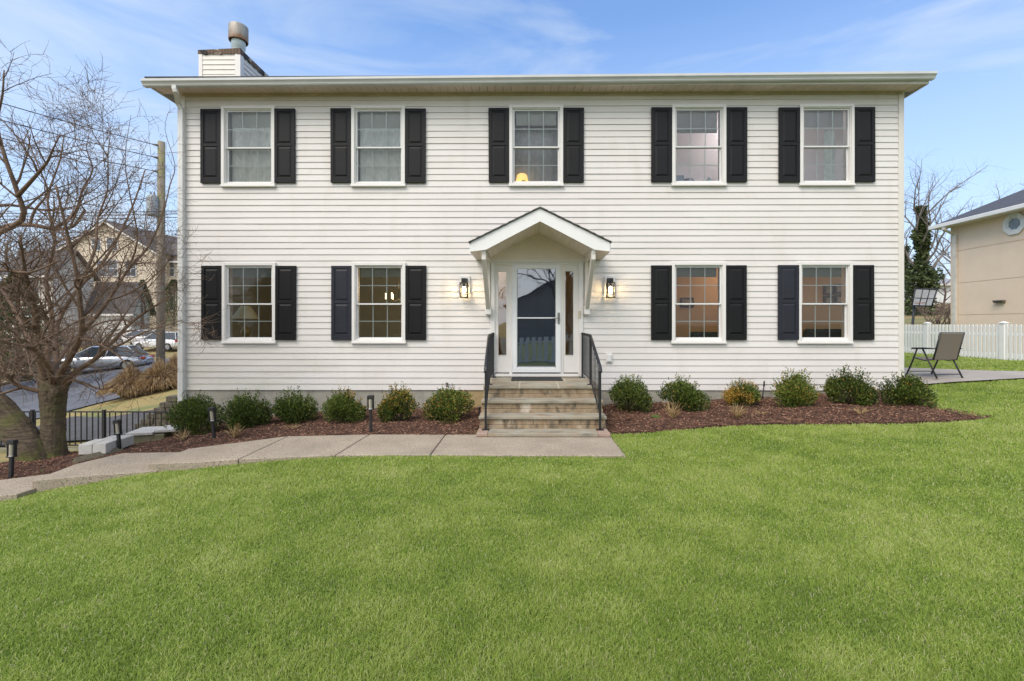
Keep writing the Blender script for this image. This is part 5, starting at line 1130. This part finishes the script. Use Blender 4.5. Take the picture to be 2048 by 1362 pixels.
def bare_tree(name, px, pyb, pyt, d, label, seed, group=None, wide=.5, ivy=0, mat=None, dens=1.0, lean=0, wmul=1.0, base=None):
    b = Vector(base) if base is not None else P(px, pyb, d); hh = (pyb-pyt)*d/F if base is None else pyt; rg = random.Random(seed); th = thing(name, label, 'tree', b, group); mat = mat or twigm
    mb = MB(); n_ = 8; tr = [b+Vector((lean*hh*(i/n_)**1.5+rg.gauss(0, .010*hh)*(i > 0), rg.gauss(0, .010*hh)*(i > 0), hh*.62*i/n_)) for i in range(n_+1)]; r0 = hh*.017
    mb.tube(smooth_path(tr, 2), [r0*(1-.6*i/(2*n_)) for i in range(2*n_+1)], 8); mb.build('trunk', mat, th)
    mb = MB(); rt = r0*.5
    par = [(6*dens, hh*.14, .55, .10, 5), (6*dens, hh*.07, .6, .08, 4)]; par = [(max(1, a), b_, c, e, f) for a, b_, c, e, f in par]
    for k in range(int(9*dens)):
        f = .35+.65*k/(9*dens); i = f*n_; j = min(int(i), n_-1); p = tr[j].lerp(tr[j+1], i-j); a = k*2.4+rg.uniform(-.4, .4); q = [p]; dr = Vector((math.cos(a)*wide*2, math.sin(a)*wide*2, .7+f*.7)).normalized(); l_ = hh*.42*(1.15-.35*f)
        for s_ in range(7): dr = (dr+Vector((rg.gauss(0, .16), rg.gauss(0, .16), .05+rg.gauss(0, .09)))).normalized(); q.append(q[-1]+dr*l_/7)
        grow(mb, q, rt*(1.05-.5*f), .012*d/40*wmul, 0, par, rg)
    mb.build('crown', mat, th)
    if ivy:
        m_ = int(ivy); C = []; 
        for k in range(m_):
            f = rg.random()**.75; i = f*n_; j = min(int(i), n_-1); p = tr[j].lerp(tr[j+1], i-j); a = rg.uniform(0, 6.28); w_ = hh*(.055*(1-f)**1.3+.015)*(.45+.75*abs(math.sin(f*27+a)))*(1+.45*math.sin(f*19)+.3*math.sin(a*2+f*9))*rg.random()**.4*1.15; C.append((p.x+math.cos(a)*w_, p.y+math.sin(a)*w_, p.z+rg.uniform(-.2, .2)))
        C = np.array(C); C[:, 2] = np.maximum(C[:, 2], b.z); s_ = hh*.016
        leaves('ivy', C, unit(m_)+np.array([0, 0, -.4]), unit(m_)+np.array([0, -.5, .4]), NR.uniform(s_*.6, s_*1.2, m_), NR.uniform(s_*.3, s_*.5, m_), np.clip(NR.normal(.4, .2, m_), 0, 1), tintmat('ivy_leaf', [(0, (.03, .045, .016)), (.5, (.075, .10, .034)), (1, (.16, .18, .07))], .5, trans=.1), th)
    return th
fartwig = M('far_bark', (.20, .17, .15), .9)
bare_tree('ivy_tree', 1842, 648, 275, 38, 'tall bare tree with ivy covered trunk beyond the picket fence', 21, ivy=8000, wide=.34, mat=fartwig, dens=1.3)
bare_tree('ivy_tree', 1812, 650, 400, 42, 'shorter ivy covered tree close beside the right house corner', 5, ivy=2600, wide=.35, mat=fartwig, dens=.8)
bare_tree('ivy_tree', 1922, 648, 372, 52, 'ivy clad bare tree rising behind the left end of the stucco house', 33, ivy=2500, wide=.45, mat=fartwig)
bare_tree('bare_tree', 1990, 648, 330, 50, 'bare tree rising above the roof of the stucco house', 8, ivy=900, wide=.6, mat=fartwig)
bare_tree('bare_tree', 2065, 648, 300, 46, 'bare tree at the right edge behind the stucco house', 9, wide=.7, mat=fartwig)
for i, (px, pyt, d, lb) in enumerate(((1806, 500, 54, 'brown twiggy tree behind the pale building beside the house corner'), (1868, 505, 56, 'brown twiggy small tree left of the stucco house'), (1890, 500, 40, 'thin bare tree touching the stucco house corner'), (1852, 520, 58, 'bare spreading tree above the pale building behind the hoop'), (1780, 460, 60, 'distant bare tree hidden partly by the right house corner'))):
    bare_tree('bare_tree', px, 606 if d > 50 else 645, pyt, d, lb, 60+i, 'bare trees beyond the picket fence', wide=.8, mat=M('reddish_twig', (.17, .115, .095), .9), dens=1.2)
for i, (px, pyt, d, lb) in enumerate(((10, 370, 70, 'distant bare tree at the left edge behind the houses'), (70, 395, 85, 'distant bare tree behind the grey roofed house'), (140, 415, 90, 'distant bare tree left of the beige gable'), (285, 440, 80, 'distant bare tree right of the beige gable'), (345, 455, 75, 'distant bare tree beside the left house corner'), (40, 400, 60, 'broad distant bare tree above the grey roofed house'))):
    bare_tree('bare_tree', px, 660, pyt, d, lb, 80+i, 'distant bare trees behind the houses', wide=.7, mat=fartwig, dens=1.1)
def conifer(px, pyb, pyt, wpx, d, label, n_=5000, name='conifer', tall=1.0, colr=0):
    b = P(px, pyb, d); hh = (pyb-pyt)*d/F; rw = wpx*d/F/2; th = thing(name, label, 'evergreen', b)
    f = NR.random(n_)**.8; a = NR.uniform(0, 6.283, n_); prof = rw*np.minimum(1, (1-f)*tall*1.6+.05)*(1+.12*np.sin(a*3+f*14)); r_ = prof*NR.random(n_)**.35
    C = np.stack([np.cos(a)*r_, np.sin(a)*r_, f*hh], 1)+np.array(b); D = np.stack([np.cos(a), np.sin(a), np.full(n_, .8)], 1)+unit(n_)*.6; s_ = hh*.035
    leaves('foliage', C, D, unit(n_), NR.uniform(s_*.6, s_*1.3, n_), NR.uniform(s_*.14, s_*.26, n_), np.clip(NR.normal(.4, .22, n_), 0, 1), tintmat('conifer_leaf', [(0, (.02, .035, .012)), (.5, (.06, .10, .026)), (1, (.13, .18, .045))], .6, trans=.1), th)
    MB().tube([b, b+Vector((0, 0, hh*.85))], [rw*.12, rw*.03], 8).build('trunk', fartwig, th)
conifer(34, 760, 545, 125, 22, 'dark green pointed evergreen at the left edge by the street')
conifer(-40, 760, 520, 110, 24, 'large dark evergreen just outside the left edge by the street')
conifer(348, 652, 560, 42, 40, 'dark clipped evergreen beside the left house corner across the street', tall=2.2)
conifer(285, 655, 560, 44, 46, 'thin olive evergreen left of the utility pole', n_=1400)
# ------------------------------------------------------------------ neighbouring houses
def gable_house(name, label, x0, x1, y0, y1, z0, ze, zr, wallm, roofm, axis='x', wins=(), group=None, over=.4, doors=()):
    """axis: direction of the ridge. wins on the front (y0) wall: (x, z, w, h)"""
    th = thing(name, label, 'house', ((x0+x1)/2, y0, z0), group)
    mb = MB(); mb.box(x0, x1, y0, y1, z0-2, ze)
    if axis == 'y': mb.prism([(x0, ze), (x1, ze), ((x0+x1)/2, zr-.05)], (y0, y1))
    else: mb.prism([(y0, ze), (y1, ze), ((y0+y1)/2, zr-.05)], (x0, x1), 'x')
    mb.build('wall', wallm, th)
    mb = MB()
    for s_ in (-1, 1):
        if axis == 'y':
            xm = (x0+x1)/2; xe = x0-over if s_ < 0 else x1+over; sl = (zr-ze)/((x1-x0)/2); zz_ = ze-over*sl
            mb.prism([(xm, zr), (xe, zz_), (xe, zz_+.18), (xm, zr+.2)], (y0-over, y1+over))
        else:
            ym = (y0+y1)/2; ye = y0-over if s_ < 0 else y1+over; sl = (zr-ze)/((y1-y0)/2); zz_ = ze-over*sl
            mb.prism([(ym, zr), (ye, zz_), (ye, zz_+.18), (ym, zr+.2)], (x0-over, x1+over), 'x')
    mb.build('roof', roofm, th)
    mb = MB()
    if axis == 'y':
        xm = (x0+x1)/2; sl = (zr-ze)/((x1-x0)/2)
        for s_ in (-1, 1): xe = x0-over if s_ < 0 else x1+over; mb.prism([(xm, zr+.03), (xe, ze-over*sl+.03), (xe, ze-over*sl-.17), (xm, zr-.17)], (y0-over-.04, y0-over))
    else: sl = (zr-ze)/((y1-y0)/2); mb.box(x0-over, x1+over, y0-over-.05, y0-over, ze-over*sl-.08, ze-over*sl+.12)
    mb.build('fascia', white, th)
    for (x, z, w_, h_) in wins:
        mb = MB(); t_ = .09
        mb.box(x-w_/2-t_, x-w_/2, y0-.05, y0-.0, z-t_, z+h_+t_); mb.box(x+w_/2, x+w_/2+t_, y0-.05, y0, z-t_, z+h_+t_); mb.box(x-w_/2, x+w_/2, y0-.05, y0, z+h_, z+h_+t_); mb.box(x-w_/2, x+w_/2, y0-.07, y0, z-t_, z); mb.box(x-w_/2, x+w_/2, y0-.045, y0-.02, z+h_/2-.03, z+h_/2+.03); mb.box(x-.02, x+.02, y0-.04, y0-.02, z, z+h_)
        f = mb.build('window', white, th); MB().box(x-w_/2, x+w_/2, y0-.018, y0-.004, z, z+h_).build('pane', M('far_glass', (.10, .13, .16), .12, spec=.8), f)
    for (x, z, w_, h_) in doors:
        mb = MB(); n_ = 4
        for k in range(n_): mb.box(x-w_/2, x+w_/2, y0-.06, y0-.01, z+h_*k/n_+.02, z+h_*(k+1)/n_-.01)
        mb.box(x-w_/2-.12, x-w_/2, y0-.08, y0, z, z+h_+.12); mb.box(x+w_/2, x+w_/2+.12, y0-.08, y0, z, z+h_+.12); mb.box(x-w_/2, x+w_/2, y0-.08, y0, z+h_, z+h_+.12)
        mb.build('garage_door', white, th)
    return th
def sid_far(nm, c): m = M(nm, c, .8, var=.05, scale=.6, bump=0); return m
beige = sid_far('beige_siding', (.72, .62, .48)); greyw = sid_far('grey_siding', (.66, .62, .56)); roofA = M('far_shingle', (.16, .145, .135), .9, scale=3, col2=(.07, .062, .06)); roofB = M('far_shingle_dark', (.095, .088, .088), .9, scale=3)
def xz(px, py, d): p = P(px, py, d); return p.x, p.z
D_ = 50; X0, Zg = xz(118, 672, D_); X1, _ = xz(312, 672, D_); _, ZE = xz(200, 503, D_); _, ZR = xz(206, 444, D_)
W_ = [(*xz(225, 500, D_), 1.1, 1.3), (*xz(193, 500, D_), .9, 1.2), (*xz(215, 552, D_), 2.2, 1.7), (*xz(262, 552, D_), 1.1, 1.6)]
gable_house('beige_house', 'tall beige two storey house with a front gable across the street', X0, X1, Y(D_), Y(D_)+11, Zg, ZE, ZR, beige, roofA, 'y', W_)
X2, _ = xz(313, 0, D_+2); X3, _ = xz(420, 0, D_+2); _, Z2 = xz(300, 520, D_+2); _, Z3 = xz(300, 466, D_+8)
gable_house('beige_house', 'beige house wing with a wide dark roof beside the left house corner', X2, X3, Y(D_+2), Y(D_+14), Zg, Z2, Z3, beige, roofA, 'x', [(*xz(337, 552, D_+2), 1.3, 1.8), (*xz(337, 620, D_+2), 1.3, 1.6)])
D2 = 45; X4, zg = xz(182, 672, D2); X5, _ = xz(266, 0, D2); _, Z4 = xz(200, 612, D2); _, Z5 = xz(200, 568, D2+1)
gable_house('garage', 'white garage with a dark roof in front of the tall beige house', X4, X5, Y(D2), Y(D2)+2, zg, Z4, Z5, M('garage_white', (.62, .60, .55), .7), roofB, 'x', [], doors=[((X4+X5)/2+.5, zg+.05, 2.7, 2.1)])
D3 = 42; X6, zg = xz(8, 690, D3); X7, _ = xz(105, 0, D3); _, Z6 = xz(100, 545, D3); _, Z7 = xz(100, 505, D3+2)
gable_house('grey_house', 'grey two storey house with a dark roof at the left behind the bare tree', X6, X7, Y(D3), Y(D3)+4, zg, Z6, Z7, greyw, roofB, 'x', [(*xz(58, 590, D3), 1.9, 1.7), (*xz(60, 650, D3), 1.6, 1.6)])
# low white building band far right
X8, zg = xz(1740, 609, 46); X9, _ = xz(1960, 0, 46); _, Z8 = xz(1850, 568, 46); _, Z9 = xz(1850, 562, 48)
gable_house('long_white_building', 'long low pale building on the slope beyond the ivy tree', X8, X9, Y(46), Y(50), zg, Z8, Z9, M('pale_building', (.78, .79, .80), .8, var=.05), M('pale_roof', (.35, .36, .38), .9), 'x', [])
# stucco house on the right
st = M('stucco', (.80, .64, .49), .95, scale=1.2, col2=(.74, .59, .445), bump=.25, bscale=140)
XW = 16.0; dN = 17.35; zE_ = P(1897, 455, dN).z; yF = Y(dN); yN = Y(3.5)
nb = thing('stucco_house', 'tan stucco house with an octagonal window right of the picket fence', 'house', (XW, yF, .5))
seams = [P(1910, 501, P(1910, 0, 1).y and (F*XW/(1910-1051.4))).z, 0, 0]
def zx(px, py): d = F*XW/(px-1051.4); return P(px, py, d).z
def yx(px): return Y(F*XW/(px-1051.4-YAW*F*0))
seams = sorted([zx(1910, 501), zx(1910, 566), zx(1910, 630)])
zl = [-1.0]+seams+[zE_+.05]
mb = MB()
for a, b in zip(zl[:-1], zl[1:]): mb.box(XW, XW+10, yN, yF, a+.008, b-.008)
mb.box(XW+.02, XW+9.9, yN+.02, yF-.02, -1, zE_); mb.prism([(XW+.01, zE_+.0), (XW+9.99, zE_), (XW+5, zE_+5*.395)], (yN+.02, yF-.02)); mb.build('wall', st, nb)
slate = M('slate_shingle', (.085, .09, .105), .9, scale=14, col2=(.05, .053, .062), bump=.6, bscale=30, stretch=(1, .4, 1))
ov = .40; pit = .395
mb = MB()
for s_ in (-1, 1):
    xe = XW-ov if s_ < 0 else XW+10+ov; mb.prism([(XW+5, zE_+.10+(5+ov)*pit), (xe, zE_+.10), (xe, zE_+.13), (XW+5, zE_+.16+(5+ov)*pit)], (yN-.3, yF+.35))
mb.build('roof', slate, nb)
mb = MB(); mb.box(XW-ov-.13, XW-ov, yN-.3, yF+.37, zE_-.03, zE_+.115); mb.build('gutter', white, nb, bevel=.02)
mb = MB(); mb.box(XW-ov, XW-.0, yN-.3, yF+.35, zE_-.02, zE_+.0); mb.prism([(XW-ov, zE_-.02), (XW-ov, zE_+.10), (XW+5, zE_+.10+(5+ov)*pit), (XW+5, zE_-.02+(5+ov)*pit)], (yF+.352, yF+.38)); mb.build('soffit', soff, nb)
mb = MB(); dy_ = yx(1903)
rect_tube(mb, [(XW-ov-.06, dy_, zE_-.02), (XW-ov-.06, dy_, zE_-.14), (XW-.06, dy_, zE_-.34), (XW-.06, dy_, .3)], .045, .055); mb.build('downspout', M('downspout_cream', (.70, .66, .58), .5), nb)
cy_, cz_ = yx(2018.5), zx(2018.5, 447.5); ro, ri = .375, .245
mb = MB()
for k in range(8):
    a, b = R(22.5+45*k), R(22.5+45*(k+1))
    for r0_, r1_, x_ in ((ro, ri, -.06),):
        q = [(cy_+r*math.cos(t_), cz_+r*math.sin(t_)) for r, t_ in ((r0_, a), (r0_, b), (r1_, b), (r1_, a))]; mb.prism(q, (XW-.06, XW+.0), 'x')
wf = mb.build('octagon_window', white, nb, bevel=.008)
mb = MB()
for k in range(8):
    a, b = R(22.5+45*k), R(22.5+45*(k+1)); q = [(cy_+r*math.cos(t_), cz_+r*math.sin(t_)) for r, t_ in ((ri, a), (ri, b), (ri-.05, b), (ri-.05, a))]; mb.prism(q, (XW-.035, XW-.001), 'x')
mb.build('sash', white2, wf)
MB().prism([(cy_+(ri-.02)*math.cos(R(22.5+45*k)), cz_+(ri-.02)*math.sin(R(22.5+45*k))) for k in range(8)], (XW-.018, XW-.008), 'x').build('pane', M('octagon_glass', (.16, .20, .21), .1, spec=.8, var=.3, scale=3), wf)
vy, vz = yx(1990), zx(1990, 604); mb = MB(); mb.box(XW-.10, XW, vy-.16, vy+.16, vz-.02, vz+.06); mb.box(XW-.13, XW-.10, vy-.16, vy+.16, vz+.02, vz+.06); mb.build('wall_vent', M('vent_brown', (.12, .10, .085), .6), nb)
mb = MB(); pv = P(2019, 398, 15.6); mb.lathe([(.12, -.05), (.12, .10), (.09, .14), (0, .14)], (XW+.9, yx(2030), zE_+.13+1.3*pit), 12); mb.build('roof_vent', slate, nb)

# ------------------------------------------------------------------ white picket fence along the right side
XF = 12.9
def picket_fence(x, ya, yb, zb, zt, posts, label, name='picket_fence', flip=False, axis='y', pitch=.117, pw2=.036):
    th = thing(name, label, 'fence', (x, ya, zb) if axis == 'y' else (ya, x, zb)); m = M('fence_vinyl', (.88, .88, .88), .4, var=.03)
    def bx(a0, a1, b0, b1, z0, z1, mb): return mb.box(a0, a1, b0, b1, z0, z1) if axis == 'y' else mb.box(b0, b1, a0, a1, z0, z1)
    mb = MB()
    for z0, z1 in ((zb+.10, zb+.24), (zt-.30, zt-.22)): bx(x+.02, x+.06, ya, yb, z0, z1, mb)
    mb.build('rail', m, th)
    ps = []; y = ya+.07
    while y < yb: ps.append(y); y += pitch
    ps = ps[:100]
    for y in ps:
        mb = MB(); w_ = pw2
        poly = [(y-w_, zb+.04), (y+w_, zb+.04), (y+w_, zt-.03), (y+w_*.6, zt), (y-w_*.6, zt), (y-w_, zt-.03)]
        if axis == 'y': mb.prism(poly, (x, x+.02), 'x')
        else: mb.prism(poly, (x, x+.02), 'y')
        mb.build('picket', m, th)
    for y in posts:
        mb = MB(); bx(x-.022, x+.103, y-.062, y+.062, zb-.05, zt+.03, mb); bx(x-.037, x+.118, y-.078, y+.078, zt+.03, zt+.05, mb)
        c_ = (x+.040, y) if axis == 'y' else (y, x+.040); k = len(mb.v); mb.face([(c_[0]-.075, c_[1]-.075, zt+.05), (c_[0]+.075, c_[1]-.075, zt+.05), (c_[0], c_[1], zt+.09)]); mb.face([(c_[0]+.075, c_[1]-.075, zt+.05), (c_[0]+.075, c_[1]+.075, zt+.05), (c_[0], c_[1], zt+.09)]); mb.face([(c_[0]+.075, c_[1]+.075, zt+.05), (c_[0]-.075, c_[1]+.075, zt+.05), (c_[0], c_[1], zt+.09)]); mb.face([(c_[0]-.075, c_[1]+.075, zt+.05), (c_[0]-.075, c_[1]-.075, zt+.05), (c_[0], c_[1], zt+.09)])
        mb.build('post', m, th)
    return th
def yf(px): return Y(F*XF/(px-1051.4))
pa, pb = yf(1993), yf(1843); dp = pb-pa
picket_fence(XF, pa-2*dp, pb+1.2*dp, .66, 1.675, [pa+k*dp for k in range(-2, 3)], 'white vinyl picket fence between the patio lawn and the stucco house')
# ------------------------------------------------------------------ sling chair on the patio
th = thing('patio_chair', 'black framed folding chair with taupe sling seat on the patio', 'chair', (0, 0, 0), world=False)
fm_ = M('chair_black', (.02, .02, .022), .4); sl = M('taupe_sling', (.22, .185, .15), .85, var=.1, scale=120)
def fab(pts, x0, x1, name):
    up = [(y, z+.004) for y, z in pts]; dn = [(y-.004, z-.006) for y, z in pts][::-1]
    mb = MB()
    for (a, b), (c, d) in zip(zip(pts[:-1], pts[1:]), [(0, 0)]*9): mb.prism([(a[0], a[1]), (b[0], b[1]), (b[0]-.007, b[1]-.005), (a[0]-.007, a[1]-.005)], (x0, x1), 'x')
    return mb.build(name, sl, th)
# local: chair faces +Y; back at -Y
fab([(-.20, .42), (-.34, 1.0)], -.235, .235, 'backrest'); fab([(-.18, .41), (0, .385), (.16, .40), (.27, .43)], -.235, .235, 'seat')
for sx in (-1, 1):
    x = .25*sx
    mb = MB(); mb.tube([(x, -.19, .40), (x, -.25, .62), (x, -.35, 1.02)], .017, 8); mb.build('back_post', fm_, th)
    mb = MB(); mb.tube([(x*1.12, .14, .64), (x*1.12, .26, .32), (x*1.12, .40, .0)], .016, 8); mb.build('leg', fm_, th)
    mb = MB(); mb.tube([(x*1.10, .02, .64), (x*1.10, -.14, .32), (x*1.10, -.30, .0)], .016, 8); mb.build('leg', fm_, th)
    mb = MB(); mb.tube([(x*1.12, -.27, .66), (x*1.16, .0, .655), (x*1.16, .24, .64), (x*1.14, .26, .635), (x*1.14, .27, .63)], [.013, .02, .02, .014, .012], 8); mb.build('armrest', fm_, th)
    mb = MB(); mb.tube([(x, -.18, .41), (x, .0, .375), (x, .28, .425)], .012, 8); mb.build('seat_rail', fm_, th)
for y, z, nm in ((-.26, .09, 'stretcher'), (.36, .09, 'stretcher'), (-.345, 1.015, 'top_rail'), (.28, .425, 'front_rail')):
    mb = MB(); w_ = .28 if nm == 'stretcher' else .25; mb.tube([(-w_, y, z), (w_, y, z)], .010, 8); mb.build(nm, fm_, th)
pc = P(1872, 752, 9.62); th.location = (pc.x, pc.y, H(pc.x, pc.y)+.05); th.rotation_euler = (0, 0, R(3)); th.scale = (1, 1, .92)
# ------------------------------------------------------------------ basketball hoop
hd = 24; bp0 = P(1826, 645, hd); th = thing('basketball_hoop', 'black portable basketball hoop with glass backboard beyond the picket fence', 'basketball hoop', (bp0.x, bp0.y, 1.0))
hb = M('hoop_black', (.025, .025, .028), .5)
a = P(1824, 660, hd); b = P(1831, 590, hd); mb = MB(); mb.tube([(a.x, a.y, a.z-1.0), (a.x, a.y, a.z), b], [.07, .06, .05], 8); mb.tube([P(1829, 606, hd), P(1846, 600, hd-.4)], .03, 6); mb.tube([P(1831, 588, hd), P(1848, 590, hd-.4)], .03, 6); mb.build('pole', hb, th)
c4 = [P(1824, 611, hd-.1), P(1864, 612, hd-.9), P(1874, 579, hd-.9), P(1831, 577, hd-.1)]
mb = MB()
for i in range(4): mb.tube([c4[i], c4[(i+1) % 4]], .035, 6)
mid = lambda p, q, t_: p.lerp(q, t_)
for t_ in (.36, .68): mb.tube([mid(c4[0], c4[1], t_), mid(c4[3], c4[2], t_)], .02, 6)
mb.tube([mid(c4[0], c4[3], .45), mid(c4[1], c4[2], .45)], .015, 6); mb.build('backboard_frame', hb, th)
MB().face(c4).build('backboard', M('backboard_clear', (.36, .36, .35), .4), th)
rc = mid(mid(c4[0], c4[1], .5), mid(c4[3], c4[2], .5), .15)+Vector((-.35, -.30, 0)); mb = MB(); mb.tube([rc+Vector((.23*math.cos(t_), .23*math.sin(t_), 0)) for t_ in np.linspace(0, 6.283, 17)], .012, 5); mb.build('rim', M('rim_orange', (.35, .09, .03), .5), th)

# ------------------------------------------------------------------ parked cars
def car(name, label, p, rz, paint, L_=4.6, Wd=1.82, Hh=1.46, suv=False, group=None):
    th = thing(name, label, 'car', p, group, rz, world=False)
    # cross-sections along x (front = +x): (x, half width, z bottom, z belt, z roof or None)
    hb_ = .74 if not suv else .86; top = Hh
    cs_ = [(-.50, .70, .42, .70), (-.485, .86, .32, .82), (-.40, .96, .24, .92), (-.15, 1., .22, .95), (.15, 1., .22, .93), (.32, .98, .22, .88), (.42, .92, .25, .80), (.485, .78, .30, .66), (.50, .60, .38, .56)]
    mb = MB(); rings = []
    for fx_, fw, zb_, zt_ in cs_:
        hw = Wd/2*fw; zt2 = zt_*(hb_/.80); k = len(mb.v); n_ = 0
        for yy, z in ((-hw*.86, zb_), (-hw, zb_+.12), (-hw, (zb_+zt2)/2), (-hw*.96, zt2-.06), (-hw*.84, zt2), (0, zt2+.03), (hw*.84, zt2), (hw*.96, zt2-.06), (hw, (zb_+zt2)/2), (hw, zb_+.12), (hw*.86, zb_)): mb.v.append((fx_*L_, yy, z)); n_ += 1
        rings.append(k)
    for i in range(len(rings)-1):
        for j in range(n_): j2 = (j+1) % n_; mb.f.append((rings[i]+j, rings[i+1]+j, rings[i+1]+j2, rings[i]+j2)); mb.sm.append(True); mb.c.append(None)
    mb.f += [tuple(rings[0]+j for j in range(n_)), tuple(rings[-1]+j for j in range(n_))[::-1]]; mb.sm += [False]*2; mb.c += [None]*2
    mb.build('body', paint, th)
    zb2 = .92*(hb_/.80)-.02; rf = (-.30, .06) if not suv else (-.42, .05); bt = (-.44, .26) if not suv else (-.48, .24)
    mb = MB(); w0, w1 = Wd/2*.90, Wd/2*.68
    b_ = [(bt[0]*L_, -w0, zb2), (bt[1]*L_, -w0, zb2-.02), (bt[1]*L_, w0, zb2-.02), (bt[0]*L_, w0, zb2)]; t_ = [(rf[0]*L_, -w1, top-.05), (rf[1]*L_, -w1, top-.05), (rf[1]*L_, w1, top-.05), (rf[0]*L_, w1, top-.05)]
    for i in range(4): j = (i+1) % 4; mb.face([b_[i], b_[j], t_[j], t_[i]])
    mb.build('windows', M('car_glass', (.03, .04, .05), .08, spec=.9, var=0), th)
    mb = MB(); e_ = .06; mb.v = [(x-(e_ if k in (0, 3) else -e_), y*1.03, z) for k, (x, y, z) in enumerate(t_)]+[(x, y*.9, z+.05) for x, y, z in t_]; mb.f = [(4, 5, 6, 7), (0, 1, 5, 4), (1, 2, 6, 5), (2, 3, 7, 6), (3, 0, 4, 7)]; mb.sm = [False]*5; mb.c = [None]*5
    for sy in (-1, 1):
        for (xa, za), (xb, zb_) in ((((bt[0])*L_, zb2), (rf[0]*L_, top-.04)), ((bt[1]*L_, zb2), (rf[1]*L_, top-.04)), (((bt[0]+bt[1])/2*L_, zb2), ((rf[0]+rf[1])/2*L_, top-.04))): mb.tube([(xa, sy*w0, za), (xb, sy*w1, zb_)], .035, 5)
    mb.build('roof', paint, th, bevel=.02)
    for fx_ in (-.315, .305):
        for sy in (-1, 1):
            o = MB().xf(Matrix.Identity(4)); o.tube([(fx_*L_, sy*(Wd/2-.20), .33), (fx_*L_, sy*(Wd/2+.01), .33)], .33, 24); wl = o.build('wheel', M('tyre', (.02, .02, .02), .85), th)
            o = MB(); o.tube([(fx_*L_, sy*(Wd/2), .33), (fx_*L_, sy*(Wd/2+.018), .33)], .21, 18)
            for k in range(5): an = k*1.2566; o.box(-.02, .02, -.008, .008, 0, .2, rot=Matrix.Rotation(an, 3, 'Y'), at=(fx_*L_, sy*(Wd/2+.024), .33))
            o.build('rim', M('alloy', (.45, .46, .48), .3, metal=.7), wl)
    for sy in (-1, 1):
        MB().box(-.494*L_, -.455*L_, min(sy*.46*Wd, sy*.30*Wd), max(sy*.46*Wd, sy*.30*Wd), hb_-.10, hb_+.07).build('taillight', M('taillight_red', (.45, .015, .01), .25), th, bevel=.02)
        MB().box(.44*L_, .478*L_, min(sy*.44*Wd, sy*.27*Wd), max(sy*.44*Wd, sy*.27*Wd), .58, .70).build('headlight', M('headlight_clear', (.7, .72, .74), .15, spec=.9), th, bevel=.02)
        MB().box(.17*L_, .20*L_, min(sy*.50*Wd, sy*.58*Wd), max(sy*.50*Wd, sy*.58*Wd), zb2-.0, zb2+.12).build('mirror', paint, th, bevel=.02)
    return th
silver = M('silver_paint', (.42, .45, .49), .25, metal=.55, var=.02, coat=.6); whp = M('white_paint', (.72, .72, .72), .25, var=.02, coat=.6)
pc = P(205, 731, 27); pc.z = H(pc.x, pc.y)+.06; car('parked_car', 'silver grey sedan parked in the street behind the bare tree', pc, R(203), silver)
pc = P(325, 684, 40); pc.z = H(pc.x, pc.y)+.06; car('parked_car', 'white car with a red tail light beside the left house corner', pc, R(172), whp, suv=True, Hh=1.62)
pc = P(285, 675, 44); pc.z = H(pc.x, pc.y)+.06; car('parked_car', 'white car in the driveway behind the utility pole', pc, R(185), whp)
pc = P(30, 768, 27); pc.z = H(pc.x, pc.y)+.06; car('parked_car', 'dark car at the kerb below the evergreen at the left edge', pc, R(200), M('dark_paint', (.05, .055, .06), .3, var=.02, coat=.6))
def brush(px, py, w_, h_, d, label, seed):
    b = P(px, py, d); b.z = H(b.x, b.y); rg = random.Random(seed); mb = MB()
    th = thing('bare_bush', label, 'bush', b)
    for k in range(26):
        a = rg.uniform(0, 6.28); dr = Vector((math.cos(a)*.6, math.sin(a)*.6, 1.1)).normalized(); q = [b+Vector((rg.uniform(-.4, .4)*w_, rg.uniform(-.4, .4)*w_, 0))]
        for s_ in range(4): dr = (dr+Vector((rg.gauss(0, .2), rg.gauss(0, .2), 0))).normalized(); q.append(q[-1]+dr*h_/4)
        grow(mb, q, .03, .012, 0, [(5, h_*.4, .6, .1, 3), (4, h_*.2, .6, .1, 2)], rg)
    mb.build('twigs', M('reddish_twig', (.17, .115, .095), .9), th)
brush(130, 690, 2.5, 2.6, 36, 'reddish brown bare bush before the grey house', 1); brush(195, 680, 2.2, 2.4, 38, 'reddish bare bush left of the white garage', 2); brush(85, 715, 2.2, 2.4, 31, 'bare bush above the parked silver car', 3)
brush(1880, 640, 2, 1.6, 30, 'low tangle of bare brush on the dry slope right', 4)

# ------------------------------------------------------------------ the street side behind the camera, seen mirrored in the glass
bare_tree('bare_tree', 0, 0, 9.5, 26, 'bare tree mirrored in the storm door glass', 71, wide=.55, mat=M('dark_bark', (.05, .04, .035), .9), base=(1.9, -15, 0), wmul=2.6, dens=1.6)
bare_tree('bare_tree', 0, 0, 8.5, 26, 'second bare tree mirrored in the left sidelight', 72, wide=.6, mat=MATS['dark_bark'], base=(-3.2, -17, -.2), wmul=2.2, dens=1.4)
picket_fence(-11.5, -6, 7, -.2, 1.16, [-6, -3.5, -1, 1.5, 4, 6.5], 'white picket fence across the lawn mirrored in the door glass', axis='x', pitch=.28, pw2=.085)
gh = gable_house('neighbour_house', 'dark roofed house mirrored in the storm door glass', -2, 12, -46, -36, 0, 3.8, 6.9, sid_far('brown_siding', (.25, .22, .20)), roofB, 'y', [(1.5, 1, 1.6, 1.5), (5, 1, 1.6, 1.5)])
gh2 = gable_house('neighbour_house', 'second house mirrored in the lower left windows', -28, -14, -48, -37, -1, 5, 8.6, sid_far('taupe_siding', (.30, .27, .23)), roofB, 'x', [])
